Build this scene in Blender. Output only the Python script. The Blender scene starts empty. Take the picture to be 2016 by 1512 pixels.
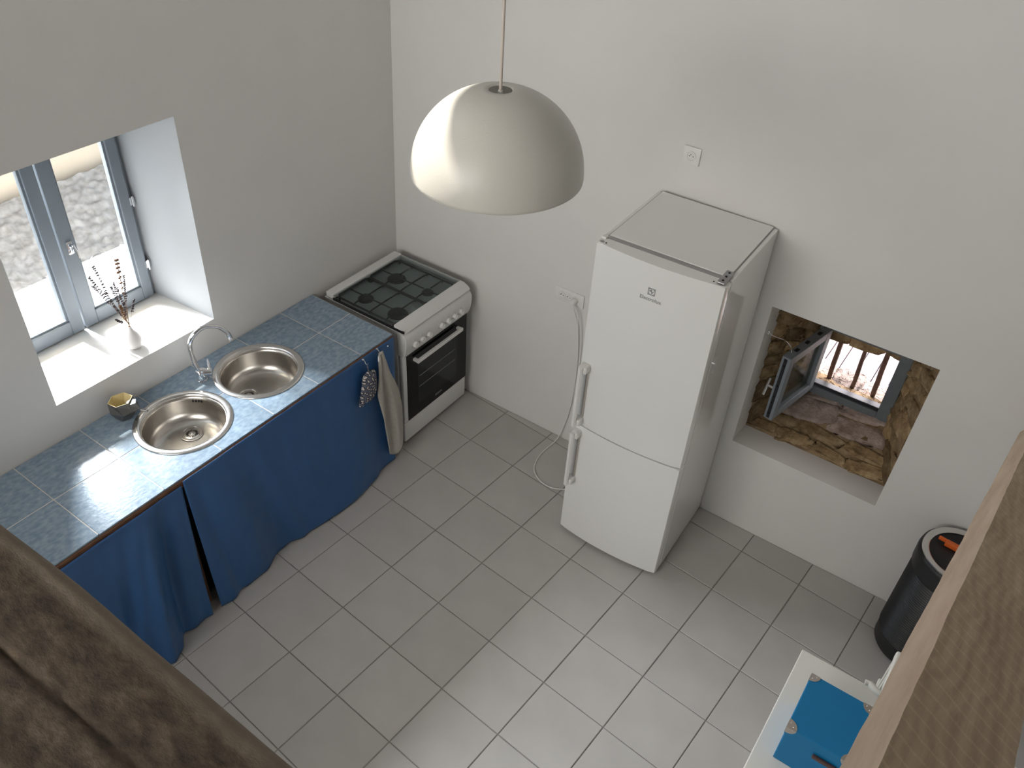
import bpy, bmesh, math, random
from mathutils import Vector, Matrix, noise
PI = math.pi
rnd = random.Random(7)
scn = bpy.context.scene
COL = scn.collection

# ------------------------------------------------------------------ camera
cam_d = bpy.data.cameras.new('camera')
cam = bpy.data.objects.new('camera', cam_d); COL.objects.link(cam)
RW = [[0.8159959285623457, 0.5759004106596614, 0.04989350229948422],
      [0.3975644060444297, -0.4964567779750452, -0.7716691069682506],
      [-0.41963458820289706, 0.6495147300906046, -0.6340642142394688]]
m = Matrix(((RW[0][0], -RW[1][0], -RW[2][0], 3.19087), (RW[0][1], -RW[1][1], -RW[2][1], -3.47694),
            (RW[0][2], -RW[1][2], -RW[2][2], 3.62670), (0, 0, 0, 1)))
cam.matrix_world = m
cam_d.sensor_width = 36.0; cam_d.lens = 36.0 * 1642.7 / 2016.0
cam_d.clip_start = 0.02; cam_d.clip_end = 200
scn.camera = cam

# ------------------------------------------------------------------ light and exposure
scn.view_settings.view_transform = 'Standard'; scn.view_settings.look = 'None'
scn.view_settings.gamma = 1.0; scn.view_settings.use_curve_mapping = False
scn.view_settings.exposure = 0.15
W = bpy.data.worlds.new('world'); scn.world = W; W.use_nodes = True
wn = W.node_tree.nodes; wl = W.node_tree.links
bg = wn['Background']
sky = wn.new('ShaderNodeTexSky'); sky.sky_type = 'NISHITA'; sky.sun_disc = False
sky.sun_elevation = math.radians(52); sky.sun_rotation = math.radians(250)
wl.new(sky.outputs[0], bg.inputs['Color']); bg.inputs['Strength'].default_value = 0.42

SUN_DIR = Vector((1.0, 0.06, -1.05)).normalized()
sd = bpy.data.lights.new('sun', 'SUN'); sd.energy = 7.5; sd.angle = math.radians(0.6); sd.color = (1.0, 0.95, 0.86)
so = bpy.data.objects.new('sun', sd); COL.objects.link(so); so.location = (-6, -4, 8)
so.rotation_euler = SUN_DIR.to_track_quat('-Z', 'Y').to_euler()

def area(name, loc, direction, sx, sy, power, color, spread=180):
    d = bpy.data.lights.new(name, 'AREA'); d.shape = 'RECTANGLE'; d.size = sx; d.size_y = sy
    d.energy = power; d.color = color; d.specular_factor = 0.5; d.spread = math.radians(spread)
    o = bpy.data.objects.new(name, d); COL.objects.link(o); o.location = loc
    o.rotation_euler = Vector(direction).to_track_quat('-Z', 'Y').to_euler()
    return o
# daylight entering by the kitchen window, the high window above it and the small barred window
area('window_daylight', (-1.90, -1.58, 2.36), (1, -0.1, -0.6), 1.0, 0.7, 590, (0.93, 0.965, 1.0)).data.specular_factor = 0.05
area('high_window_daylight', (-0.66, -2.5, 4.85), (1, 0.1, -0.6), 1.1, 0.8, 24, (0.95, 0.97, 1.0))
area('added_front_fill', (1.5, -5.2, 2.9), (0.03, 1, -0.12), 2.4, 2.0, 41, (1.0, 0.975, 0.94), 100)  # added lamp with no opening behind it, brightens the back wall
area('small_window_daylight', (2.78, 0.86, 1.02), (0, -1, -0.45), 0.4, 0.3, 7, (1.0, 0.93, 0.91))

# ------------------------------------------------------------------ materials
def mat(name):
    m = bpy.data.materials.new(name); m.use_nodes = True
    return m, m.node_tree.nodes, m.node_tree.links, m.node_tree.nodes['Principled BSDF']
def pm(name, color, rough=0.5, metal=0.0, var=0.0, vscale=8.0, bump=0.0, bscale=60.0, coat=0.0, spec=0.5, stretch=None, color2=None, objrand=0.0):
    m, n, l, b = mat(name)
    b.inputs['Roughness'].default_value = rough; b.inputs['Metallic'].default_value = metal
    b.inputs['Specular IOR Level'].default_value = spec
    if coat: b.inputs['Coat Weight'].default_value = coat; b.inputs['Coat Roughness'].default_value = 0.1
    c = (*color, 1); tc = n.new('ShaderNodeTexCoord'); mp = n.new('ShaderNodeMapping')
    l.new(tc.outputs['Object'], mp.inputs[0])
    if stretch: mp.inputs['Scale'].default_value = stretch
    out = None
    if var or color2:
        nz = n.new('ShaderNodeTexNoise'); nz.inputs['Scale'].default_value = vscale; nz.inputs['Detail'].default_value = 6
        l.new(mp.outputs[0], nz.inputs[0])
        cr = n.new('ShaderNodeValToRGB'); l.new(nz.outputs[0], cr.inputs[0])
        cr.color_ramp.elements[0].position = 0.32; cr.color_ramp.elements[1].position = 0.68
        c2 = (*color2, 1) if color2 else tuple(min(1, x * (1 + var)) for x in color) + (1,)
        c1 = c if color2 else tuple(x * (1 - var) for x in color) + (1,)
        cr.color_ramp.elements[0].color = c1; cr.color_ramp.elements[1].color = c2
        out = cr.outputs[0]
    if objrand:
        oi = n.new('ShaderNodeObjectInfo'); mr = n.new('ShaderNodeMapRange'); l.new(oi.outputs['Random'], mr.inputs[0])
        mr.inputs[3].default_value = 1 - objrand; mr.inputs[4].default_value = 1 + objrand
        mx = n.new('ShaderNodeMix'); mx.data_type = 'RGBA'; mx.blend_type = 'MULTIPLY'; mx.inputs[0].default_value = 1
        if out is not None: l.new(out, mx.inputs[6])
        else: mx.inputs[6].default_value = c
        cb = n.new('ShaderNodeCombineColor')
        for k in range(3): l.new(mr.outputs[0], cb.inputs[k])
        l.new(cb.outputs[0], mx.inputs[7]); out = mx.outputs[2]
    if out is not None: l.new(out, b.inputs['Base Color'])
    else: b.inputs['Base Color'].default_value = c
    if bump:
        nb = n.new('ShaderNodeTexNoise'); nb.inputs['Scale'].default_value = bscale; nb.inputs['Detail'].default_value = 5
        l.new(mp.outputs[0], nb.inputs[0]); bp = n.new('ShaderNodeBump'); bp.inputs['Strength'].default_value = bump
        bp.inputs['Distance'].default_value = 0.01
        l.new(nb.outputs[0], bp.inputs['Height']); l.new(bp.outputs[0], b.inputs['Normal'])
    return m
M = {}
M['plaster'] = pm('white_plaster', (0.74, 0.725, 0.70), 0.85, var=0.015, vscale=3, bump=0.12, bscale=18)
M['reveal'] = pm('toned_down_reveal', (0.45, 0.465, 0.48), 0.7, bump=0.1, bscale=18)  # reveal plaster darkened in colour so the window light does not clip
M['grout'] = pm('floor_grout', (0.27, 0.255, 0.24), 0.9, var=0.12, vscale=15)
M['floor_tile'] = pm('grey_floor_tile', (0.48, 0.46, 0.435), 0.42, var=0.045, vscale=5, bump=0.03, bscale=90, objrand=0.035)
M['counter_tile'] = pm('blue_worktop_tile', (0.19, 0.26, 0.335), 0.20, color2=(0.31, 0.385, 0.455), spec=0.22, vscale=42, bump=0.08, bscale=60, stretch=(1.4, 0.8, 1), objrand=0.08)
M['counter_grout'] = pm('pale_grout', (0.62, 0.58, 0.54), 0.8)
M['wood_edge'] = pm('brown_wood', (0.16, 0.075, 0.04), 0.6, var=0.3, vscale=20, stretch=(6, 1, 6), bump=0.2)
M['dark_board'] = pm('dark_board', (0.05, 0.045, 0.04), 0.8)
M['steel'] = pm('brushed_steel', (0.56, 0.53, 0.49), 0.27, metal=1.0, bump=0.04, bscale=120)
M['steel_rim'] = pm('steel_rim', (0.74, 0.72, 0.70), 0.22, metal=1.0)
M['chrome'] = pm('chrome', (0.82, 0.82, 0.84), 0.07, metal=1.0)
M['zinc'] = pm('zinc_metal', (0.36, 0.36, 0.36), 0.4, metal=0.9, var=0.15, vscale=60)
M['white_enamel'] = pm('white_enamel', (0.74, 0.735, 0.715), 0.22, coat=0.3)
M['fridge_white'] = pm('fridge_white', (0.85, 0.85, 0.825), 0.25, coat=0.8)
M['fridge_white'].node_tree.nodes['Principled BSDF'].inputs['Coat Roughness'].default_value = 0.03
M['white_plastic'] = pm('white_plastic', (0.80, 0.785, 0.76), 0.35)
M['grey_plastic'] = pm('grey_plastic', (0.36, 0.36, 0.35), 0.5)
M['hob'] = pm('grey_hob_enamel', (0.21, 0.235, 0.235), 0.3)
M['iron'] = pm('black_cast_iron', (0.006, 0.006, 0.006), 0.5)
M['burner'] = pm('dark_burner_cap', (0.008, 0.008, 0.008), 0.6)
M['black_glass'] = pm('black_oven_glass', (0.003, 0.004, 0.005), 0.09, spec=0.22)
M['oven_window'] = pm('smoked_oven_window', (0.008, 0.011, 0.011), 0.12, spec=0.3)
M['hole'] = pm('dark_hole', (0.01, 0.008, 0.008), 0.8)
M['grey_paint'] = pm('blue_grey_paint', (0.225, 0.255, 0.285), 0.45, var=0.04, vscale=12)
M['grey_paint_dark'] = pm('dark_grey_paint', (0.13, 0.145, 0.16), 0.5, var=0.08, vscale=20)
M['lamp_shade'] = pm('cream_lampshade', (0.60, 0.58, 0.52), 0.42, bump=0.05, bscale=220)
M['cord'] = pm('pale_cord', (0.50, 0.44, 0.38), 0.6)
M['ceramic'] = pm('white_ceramic', (0.78, 0.75, 0.73), 0.35)
M['stem'] = pm('dry_stem', (0.22, 0.13, 0.06), 0.8)
M['bud'] = pm('dry_lavender', (0.055, 0.042, 0.05), 0.9)
M['bud2'] = pm('dry_flower', (0.22, 0.11, 0.05), 0.9)
M['pot_steel'] = pm('dull_grey_metal', (0.20, 0.195, 0.19), 0.30, metal=0.8)
M['pot_cream'] = pm('cream_inside', (0.72, 0.60, 0.32), 0.4)
M['towel'] = pm('grey_beige_towel', (0.47, 0.44, 0.385), 0.95, var=0.06, vscale=60, bump=0.4, bscale=250)
M['orange'] = pm('orange_plastic', (0.75, 0.14, 0.02), 0.4)
M['black_plastic'] = pm('black_plastic', (0.016, 0.016, 0.017), 0.42, spec=0.35)
M['white_paint'] = pm('white_painted_wood', (0.76, 0.74, 0.68), 0.4)
M['box_blue'] = pm('bright_blue_card', (0.0, 0.185, 0.42), 0.55, var=0.03, vscale=200)
M['corner_metal'] = pm('nickel_corner', (0.55, 0.51, 0.47), 0.35, metal=1.0)
M['leather'] = pm('brown_leather', (0.10, 0.05, 0.045), 0.5)
M['mortar'] = pm('lime_mortar', (0.19, 0.125, 0.065), 0.95, color2=(0.40, 0.29, 0.17), vscale=9, bump=0.9, bscale=35)
M['deck'] = pm('pale_pink_boards', (0.68, 0.56, 0.53), 0.8, var=0.08, vscale=10, objrand=0.05)
M['gravel'] = pm('pale_gravel', (0.72, 0.70, 0.67), 0.9, var=0.08, vscale=14, bump=0.6, bscale=40)
M['scrub'] = pm('dry_scrub', (0.19, 0.175, 0.15), 0.95, color2=(0.33, 0.31, 0.28), vscale=16, bump=0.9, bscale=14)
M['render'] = pm('beige_render', (0.50, 0.42, 0.32), 0.9, var=0.04, vscale=2)
M['debris'] = pm('dead_twigs', (0.055, 0.04, 0.03), 0.95)
M['rust'] = pm('rusty_bar', (0.13, 0.075, 0.06), 0.85, var=0.25, vscale=40)
M['logo'] = pm('grey_print', (0.30, 0.31, 0.32), 0.4)
M['hardware'] = pm('dark_hardware', (0.04, 0.04, 0.045), 0.4, metal=0.6)

def stone_mat(name, c1, c2, c3):
    m, n, l, b = mat(name)
    tc = n.new('ShaderNodeTexCoord'); nz = n.new('ShaderNodeTexNoise'); nz.inputs['Scale'].default_value = 14
    nz.inputs['Detail'].default_value = 8; nz.inputs['Roughness'].default_value = 0.65
    l.new(tc.outputs['Object'], nz.inputs[0])
    cr = n.new('ShaderNodeValToRGB'); l.new(nz.outputs[0], cr.inputs[0]); e = cr.color_ramp.elements
    e[0].position = 0.3; e[0].color = (*c1, 1); e[1].position = 0.72; e[1].color = (*c3, 1)
    x = e.new(0.5); x.color = (*c2, 1)
    oi = n.new('ShaderNodeObjectInfo'); hs = n.new('ShaderNodeHueSaturation'); mr = n.new('ShaderNodeMapRange')
    l.new(oi.outputs['Random'], mr.inputs[0]); mr.inputs[3].default_value = 0.55; mr.inputs[4].default_value = 1.4
    l.new(mr.outputs[0], hs.inputs['Value']); l.new(cr.outputs[0], hs.inputs['Color']); l.new(hs.outputs[0], b.inputs['Base Color'])
    b.inputs['Roughness'].default_value = 0.9
    nb = n.new('ShaderNodeTexNoise'); nb.inputs['Scale'].default_value = 55; nb.inputs['Detail'].default_value = 8
    l.new(tc.outputs['Object'], nb.inputs[0]); bp = n.new('ShaderNodeBump'); bp.inputs['Strength'].default_value = 0.7; bp.inputs['Distance'].default_value = 0.01
    l.new(nb.outputs[0], bp.inputs['Height']); l.new(bp.outputs[0], b.inputs['Normal'])
    return m
M['stone'] = stone_mat('brown_fieldstone', (0.11, 0.066, 0.033), (0.28, 0.19, 0.095), (0.46, 0.35, 0.21))
M['stone_pink'] = stone_mat('pinkish_fieldstone', (0.24, 0.17, 0.14), (0.42, 0.33, 0.29), (0.58, 0.48, 0.43))

def glass_mat(name, tint=(1, 1, 1), dust_sheen=0.0, dscale=6):
    m = bpy.data.materials.new(name); m.use_nodes = True; n = m.node_tree.nodes; l = m.node_tree.links; n.clear()
    out = n.new('ShaderNodeOutputMaterial'); tr = n.new('ShaderNodeBsdfTransparent'); tr.inputs[0].default_value = (*tint, 1)
    gl = n.new('ShaderNodeBsdfGlossy'); gl.inputs['Roughness'].default_value = 0.03
    lw = n.new('ShaderNodeLayerWeight'); lw.inputs[0].default_value = 0.5; pw = n.new('ShaderNodeMath'); pw.operation = 'POWER'; pw.inputs[1].default_value = 5; l.new(lw.outputs['Facing'], pw.inputs[0])
    fr = n.new('ShaderNodeMapRange'); l.new(pw.outputs[0], fr.inputs[0]); fr.inputs[3].default_value = 0.03; fr.inputs[4].default_value = 0.4
    mx = n.new('ShaderNodeMixShader'); l.new(fr.outputs[0], mx.inputs[0]); l.new(tr.outputs[0], mx.inputs[1]); l.new(gl.outputs[0], mx.inputs[2])
    last = mx.outputs[0]
    if dust_sheen:
        df = n.new('ShaderNodeBsdfTranslucent'); df.inputs[0].default_value = (0.9, 0.88, 0.85, 1)
        tc = n.new('ShaderNodeTexCoord'); nz = n.new('ShaderNodeTexNoise'); nz.inputs['Scale'].default_value = dscale; nz.inputs['Detail'].default_value = 8
        nz.inputs['Roughness'].default_value = 0.75
        l.new(tc.outputs['Object'], nz.inputs[0]); mr = n.new('ShaderNodeMapRange'); l.new(nz.outputs[0], mr.inputs[0])
        mr.inputs[1].default_value = 0.45; mr.inputs[2].default_value = 0.75; mr.inputs[3].default_value = dust_sheen * 0.2; mr.inputs[4].default_value = dust_sheen
        m2 = n.new('ShaderNodeMixShader'); l.new(mr.outputs[0], m2.inputs[0]); l.new(last, m2.inputs[1]); l.new(df.outputs[0], m2.inputs[2]); last = m2.outputs[0]
    l.new(last, out.inputs[0]); return m
M['pane'] = glass_mat('dusty_window_glass', (0.97, 0.98, 0.98), 0.0, 9)
M['pane_clear'] = glass_mat('clear_window_glass', (0.8, 0.83, 0.82), 0.30, 5)  # whitish glass reflections painted in as patchy translucent haze
M['lid_glass'] = glass_mat('smoked_lid_glass', (0.86, 0.89, 0.89))

def curtain_mat():
    m, n, l, b = mat('blue_curtain_cloth')
    tc = n.new('ShaderNodeTexCoord'); nz = n.new('ShaderNodeTexNoise'); nz.inputs['Scale'].default_value = 2.2; nz.inputs['Detail'].default_value = 3
    l.new(tc.outputs['Object'], nz.inputs[0]); cr = n.new('ShaderNodeValToRGB'); l.new(nz.outputs[0], cr.inputs[0])
    cr.color_ramp.elements[0].color = (0.028, 0.094, 0.235, 1); cr.color_ramp.elements[1].color = (0.034, 0.122, 0.31, 1)
    l.new(cr.outputs[0], b.inputs['Base Color']); b.inputs['Roughness'].default_value = 0.38
    b.inputs['Specular IOR Level'].default_value = 0.5
    nb = n.new('ShaderNodeTexNoise'); nb.inputs['Scale'].default_value = 320; l.new(tc.outputs['Object'], nb.inputs[0])
    bp = n.new('ShaderNodeBump'); bp.inputs['Strength'].default_value = 0.12; bp.inputs['Distance'].default_value = 0.004
    l.new(nb.outputs[0], bp.inputs['Height']); l.new(bp.outputs[0], b.inputs['Normal'])
    return m
M['curtain'] = curtain_mat()

def mitt_mat():
    m, n, l, b = mat('leopard_print_cloth')
    tc = n.new('ShaderNodeTexCoord'); v = n.new('ShaderNodeTexVoronoi'); v.voronoi_dimensions = '2D'; v.inputs['Scale'].default_value = 52
    sx = n.new('ShaderNodeSeparateXYZ'); cx = n.new('ShaderNodeCombineXYZ'); l.new(tc.outputs['Object'], sx.inputs[0]); l.new(sx.outputs[1], cx.inputs[0]); l.new(sx.outputs[2], cx.inputs[1]); l.new(cx.outputs[0], v.inputs['Vector']); cr = n.new('ShaderNodeValToRGB'); cr.color_ramp.interpolation = 'CONSTANT'
    l.new(v.outputs['Distance'], cr.inputs[0]); e = cr.color_ramp.elements
    e[0].position = 0; e[0].color = (0.55, 0.50, 0.46, 1); e[1].position = 0.26; e[1].color = (0.012, 0.014, 0.03, 1)
    x = e.new(0.46); x.color = (0.12, 0.13, 0.17, 1)
    l.new(cr.outputs[0], b.inputs['Base Color']); b.inputs['Roughness'].default_value = 0.9
    return m
M['mitt'] = mitt_mat()

def beam_mat(name, cols, grain, bands=None, axis='X'):
    m, n, l, b = mat(name)
    tc = n.new('ShaderNodeTexCoord'); mp = n.new('ShaderNodeMapping'); l.new(tc.outputs['Object'], mp.inputs[0])
    mp.inputs['Scale'].default_value = (1.2, 2.2, 2.2) if axis == 'X' else (3, 0.35, 3)
    nz = n.new('ShaderNodeTexNoise'); nz.inputs['Scale'].default_value = grain; nz.inputs['Detail'].default_value = 9; nz.inputs['Roughness'].default_value = 0.68
    l.new(mp.outputs[0], nz.inputs[0]); cr = n.new('ShaderNodeValToRGB'); l.new(nz.outputs[0], cr.inputs[0]); e = cr.color_ramp.elements
    e[0].position = 0.3; e[0].color = (*cols[0], 1); e[1].position = 0.72; e[1].color = (*cols[2], 1); x = e.new(0.5); x.color = (*cols[1], 1)
    out = cr.outputs[0]
    if axis == 'X':
        n2 = n.new('ShaderNodeTexNoise'); n2.inputs['Scale'].default_value = 3.2; n2.inputs['Detail'].default_value = 7; n2.inputs['Roughness'].default_value = 0.7
        l.new(mp.outputs[0], n2.inputs[0]); r4 = n.new('ShaderNodeMapRange'); l.new(n2.outputs[0], r4.inputs[0]); r4.inputs[1].default_value = 0.56; r4.inputs[2].default_value = 0.72; r4.inputs[4].default_value = 0.75
        mxx = n.new('ShaderNodeMix'); mxx.data_type = 'RGBA'; l.new(r4.outputs[0], mxx.inputs[0]); l.new(out, mxx.inputs[6]); mxx.inputs[7].default_value = (0.19, 0.125, 0.06, 1); out = mxx.outputs[2]
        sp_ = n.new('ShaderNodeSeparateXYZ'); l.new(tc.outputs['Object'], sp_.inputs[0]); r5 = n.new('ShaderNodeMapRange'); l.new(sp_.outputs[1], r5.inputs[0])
        r5.inputs[1].default_value = -3.268; r5.inputs[2].default_value = -3.248; r5.inputs[4].default_value = 0.55      # edge highlight painted as a pale band along the arris
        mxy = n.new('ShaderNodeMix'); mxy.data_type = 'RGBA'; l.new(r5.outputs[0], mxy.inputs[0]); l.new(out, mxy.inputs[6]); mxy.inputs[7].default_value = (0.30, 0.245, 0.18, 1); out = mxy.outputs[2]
    if bands:
        wv = n.new('ShaderNodeTexWave'); wv.bands_direction = 'Y'; wv.inputs['Scale'].default_value = bands
        wv.inputs['Distortion'].default_value = 2.6; wv.inputs['Detail'].default_value = 3; wv.inputs['Detail Scale'].default_value = 1.2
        l.new(tc.outputs['Object'], wv.inputs[0])
        wx = n.new('ShaderNodeTexWave'); wx.bands_direction = 'X'; wx.inputs['Scale'].default_value = 11
        wx.inputs['Distortion'].default_value = 9; wx.inputs['Detail'].default_value = 2; wx.inputs['Detail Scale'].default_value = 0.6
        l.new(tc.outputs['Object'], wx.inputs[0])
        r2 = n.new('ShaderNodeMapRange'); l.new(wv.outputs['Fac'], r2.inputs[0]); r2.inputs[1].default_value = 0.9; r2.inputs[3].default_value = 0.97; r2.inputs[4].default_value = 1.14
        r3 = n.new('ShaderNodeMapRange'); l.new(wx.outputs['Fac'], r3.inputs[0]); r3.inputs[3].default_value = 0.93; r3.inputs[4].default_value = 1.09
        mu = n.new('ShaderNodeMath'); mu.operation = 'MULTIPLY'; l.new(r2.outputs[0], mu.inputs[0]); l.new(r3.outputs[0], mu.inputs[1])
        hs = n.new('ShaderNodeHueSaturation'); l.new(mu.outputs[0], hs.inputs['Value']); l.new(out, hs.inputs['Color']); out = hs.outputs[0]
    l.new(out, b.inputs['Base Color']); b.inputs['Roughness'].default_value = 0.85
    bp = n.new('ShaderNodeBump'); bp.inputs['Strength'].default_value = 0.5; bp.inputs['Distance'].default_value = 0.008
    l.new(nz.outputs[0], bp.inputs['Height']); l.new(bp.outputs[0], b.inputs['Normal'])
    return m
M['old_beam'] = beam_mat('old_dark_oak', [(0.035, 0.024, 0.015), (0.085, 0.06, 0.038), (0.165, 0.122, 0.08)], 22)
M['board_side'] = beam_mat('lit_side_oak', [(0.56, 0.42, 0.30), (0.68, 0.53, 0.40), (0.76, 0.62, 0.49)], 7, axis='Y')  # same oak as the top face, window light on the side painted paler
M['joist'] = beam_mat('sawn_pale_oak', [(0.36, 0.265, 0.18), (0.46, 0.35, 0.24), (0.57, 0.44, 0.31)], 7, bands=7.5, axis='Y')

# ------------------------------------------------------------------ mesh helpers
def obj(name, bm, m, parent=None, smooth=False, angle=40):
    me = bpy.data.meshes.new(name)
    if not getattr(bm, 'no_recalc', False): bmesh.ops.recalc_face_normals(bm, faces=bm.faces)
    bm.to_mesh(me); bm.free()
    if m is not None: me.materials.append(m)
    o = bpy.data.objects.new(name, me); COL.objects.link(o)
    if smooth:
        me.polygons.foreach_set('use_smooth', [True] * len(me.polygons))
        if angle < 180:
            try: me.set_sharp_from_angle(angle=math.radians(angle))
            except Exception: pass
    if parent: o.parent = parent
    return o
def tag(o, label, cat, group=None, kind=None):
    o['label'] = label; o['category'] = cat
    if group: o['group'] = group
    if kind: o['kind'] = kind
    return o
def struct(o): o['kind'] = 'structure'; return o
def thing(name, loc, label, cat, group=None, rz=0):
    o = bpy.data.objects.new(name, None); COL.objects.link(o); o.location = loc; o.rotation_euler = (0, 0, rz)
    o.empty_display_size = 0.05
    return tag(o, label, cat, group)
def box(bm, x0, x1, y0, y1, z0, z1, bev=0.0, seg=2, mtx=None):
    r = bmesh.ops.create_cube(bm, size=1)
    vs = r['verts']
    for v in vs:
        v.co = Vector(((x0 + x1) / 2 + v.co.x * (x1 - x0), (y0 + y1) / 2 + v.co.y * (y1 - y0), (z0 + z1) / 2 + v.co.z * (z1 - z0)))
    if bev:
        es = list({e for v in vs for e in v.link_edges})
        rr = bmesh.ops.bevel(bm, geom=es, offset=bev, segments=seg, affect='EDGES', profile=0.5)
        vs = list({v for f in rr['faces'] for v in f.verts} | {v for v in vs if v.is_valid})
    if mtx is not None:
        for v in vs: v.co = mtx @ v.co
    return vs
def B(*a, **k):
    bm = bmesh.new(); box(bm, *a, **k); return bm
def lathe(bm, prof, n=32, c=(0, 0, 0), closed=False):
    rings = []
    for r, z in prof:
        if r < 1e-6: rings.append([bm.verts.new((c[0], c[1], c[2] + z))])
        else: rings.append([bm.verts.new((c[0] + r * math.cos(2 * PI * k / n), c[1] + r * math.sin(2 * PI * k / n), c[2] + z)) for k in range(n)])
    pairs = list(zip(rings, rings[1:])) + ([(rings[-1], rings[0])] if closed else [])
    for a, b in pairs:
        for k in range(n):
            k2 = (k + 1) % n
            if len(a) == 1 and len(b) == 1: continue
            if len(a) == 1: bm.faces.new((a[0], b[k], b[k2]))
            elif len(b) == 1: bm.faces.new((a[k], a[k2], b[0]))
            else: bm.faces.new((a[k], a[k2], b[k2], b[k]))
def tube(bm, pts, r, n=8, caps=True):
    pts = [Vector(p) for p in pts]; rs = r if isinstance(r, (list, tuple)) else [r] * len(pts)
    t0 = (pts[1] - pts[0]).normalized(); up = Vector((0, 0, 1)) if abs(t0.z) < 0.9 else Vector((1, 0, 0))
    u = t0.cross(up).normalized(); rings = []
    for i, p in enumerate(pts):
        t = (pts[min(i + 1, len(pts) - 1)] - pts[max(i - 1, 0)]).normalized()
        u = (u - t * u.dot(t)).normalized(); w = t.cross(u)
        rings.append([bm.verts.new(p + (u * math.cos(2 * PI * k / n) + w * math.sin(2 * PI * k / n)) * rs[i]) for k in range(n)])
    for a, b in zip(rings, rings[1:]):
        for k in range(n): bm.faces.new((a[k], a[(k + 1) % n], b[(k + 1) % n], b[k]))
    if caps: bm.faces.new(rings[0][::-1]); bm.faces.new(rings[-1])
def T(pts, r, n=8):
    bm = bmesh.new(); tube(bm, pts, r, n); return bm
def smooth_path(pts, sub=6):
    pts = [Vector(p) for p in pts]; out = []
    for i in range(len(pts) - 1):
        p0 = pts[max(i - 1, 0)]; p1 = pts[i]; p2 = pts[i + 1]; p3 = pts[min(i + 2, len(pts) - 1)]
        for k in range(sub):
            t = k / sub
            out.append(0.5 * ((2 * p1) + (p2 - p0) * t + (2 * p0 - 5 * p1 + 4 * p2 - p3) * t * t + (3 * p1 - p0 - 3 * p2 + p3) * t ** 3))
    out.append(pts[-1]); return out
def prism(bm, poly, axis, a, b):
    """poly of 2D points extruded along axis ('x','y','z') from a to b"""
    def P(q, t): return {'x': (t, q[0], q[1]), 'y': (q[0], t, q[1]), 'z': (q[0], q[1], t)}[axis]
    A = [bm.verts.new(P(q, a)) for q in poly]; Bv = [bm.verts.new(P(q, b)) for q in poly]
    bm.faces.new(A[::-1]); bm.faces.new(Bv); n = len(poly)
    for k in range(n): bm.faces.new((A[k], A[(k + 1) % n], Bv[(k + 1) % n], Bv[k]))
def PR(poly, axis, a, b):
    bm = bmesh.new(); prism(bm, poly, axis, a, b); return bm
def ring_wall(outA, inA, outB, inB):
    bm = bmesh.new(); L = [[bm.verts.new(p) for p in q] for q in (outA, inA, outB, inB)]; oA, iA, oB, iB = L
    for k in range(4):
        j = (k + 1) % 4
        bm.faces.new((oA[k], oA[j], iA[j], iA[k])); bm.faces.new((oB[k], iB[k], iB[j], oB[j]))
        bm.faces.new((iA[k], iA[j], iB[j], iB[k])); bm.faces.new((oA[k], oB[k], oB[j], oA[j]))
    return bm
def grid(nu, nv, f):
    bm = bmesh.new(); vs = [[bm.verts.new(f(u / nu, v / nv)) for v in range(nv + 1)] for u in range(nu + 1)]
    for i in range(nu):
        for j in range(nv): bm.faces.new((vs[i][j], vs[i + 1][j], vs[i + 1][j + 1], vs[i][j + 1]))
    return bm
def solid(o, t, offset=0):
    md = o.modifiers.new('thickness', 'SOLIDIFY'); md.thickness = t; md.offset = offset
    return o
def cut(o, cutters):
    """boolean-subtract a list of temporary objects, bake the result"""
    for c in cutters:
        md = o.modifiers.new('cut', 'BOOLEAN'); md.operation = 'DIFFERENCE'; md.object = c; md.solver = 'EXACT'
    dg = bpy.context.evaluated_depsgraph_get(); dg.update()
    me = bpy.data.meshes.new_from_object(o.evaluated_get(dg)); o.modifiers.clear(); o.data = me
    return o
def drop(o):
    me = o.data; bpy.data.objects.remove(o); bpy.data.meshes.remove(me)
def text(s, size, mtx, m, parent, name='lettering', extr=0.0006):
    cu = bpy.data.curves.new(name, 'FONT'); cu.body = s; cu.size = size; cu.extrude = extr; cu.align_x = 'CENTER'; cu.align_y = 'CENTER'
    tmp = bpy.data.objects.new('tmp', cu); COL.objects.link(tmp)
    dg = bpy.context.evaluated_depsgraph_get(); dg.update()
    me = bpy.data.meshes.new_from_object(tmp.evaluated_get(dg)); me.name = name
    bpy.data.objects.remove(tmp)
    me.transform(mtx); me.materials.clear(); me.materials.append(m)
    o = bpy.data.objects.new(name, me); COL.objects.link(o); o.parent = parent
    return o
def lean(x, z): return x + 0.02 * (z - 0.9)      # the old window wall leans slightly into the room

# ================================================================== ROOM
RX, RY, RZ = 4.6, -5.3, 5.8
floor = struct(obj('floor', B(-0.02, RX + .02, RY - .02, 0.02, -0.12, -0.004), M['grout']))
S = 0.345; TH = math.radians(4.13); ct, st = math.cos(TH), math.sin(TH)
def t2w(i, j):
    x, y = S * i, -S * 0.994 * j
    return (ct * x + st * y + 0.905, -st * x + ct * y - 0.378)
def clip(poly, x0, x1, y0, y1):
    def cl(p, f, g):
        out = []
        for k in range(len(p)):
            a, b = p[k], p[(k + 1) % len(p)]; fa, fb = f(a), f(b)
            if fa >= 0: out.append(a)
            if (fa >= 0) != (fb >= 0): t = fa / (fa - fb); out.append((a[0] + (b[0] - a[0]) * t, a[1] + (b[1] - a[1]) * t))
        return out
    for f in (lambda q: q[0] - x0, lambda q: x1 - q[0], lambda q: q[1] - y0, lambda q: y1 - q[1]):
        poly = cl(poly, f, None)
        if len(poly) < 3: return []
    return poly
def poly_area(p): return abs(sum(p[k][0] * p[(k + 1) % len(p)][1] - p[(k + 1) % len(p)][0] * p[k][1] for k in range(len(p)))) / 2
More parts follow.
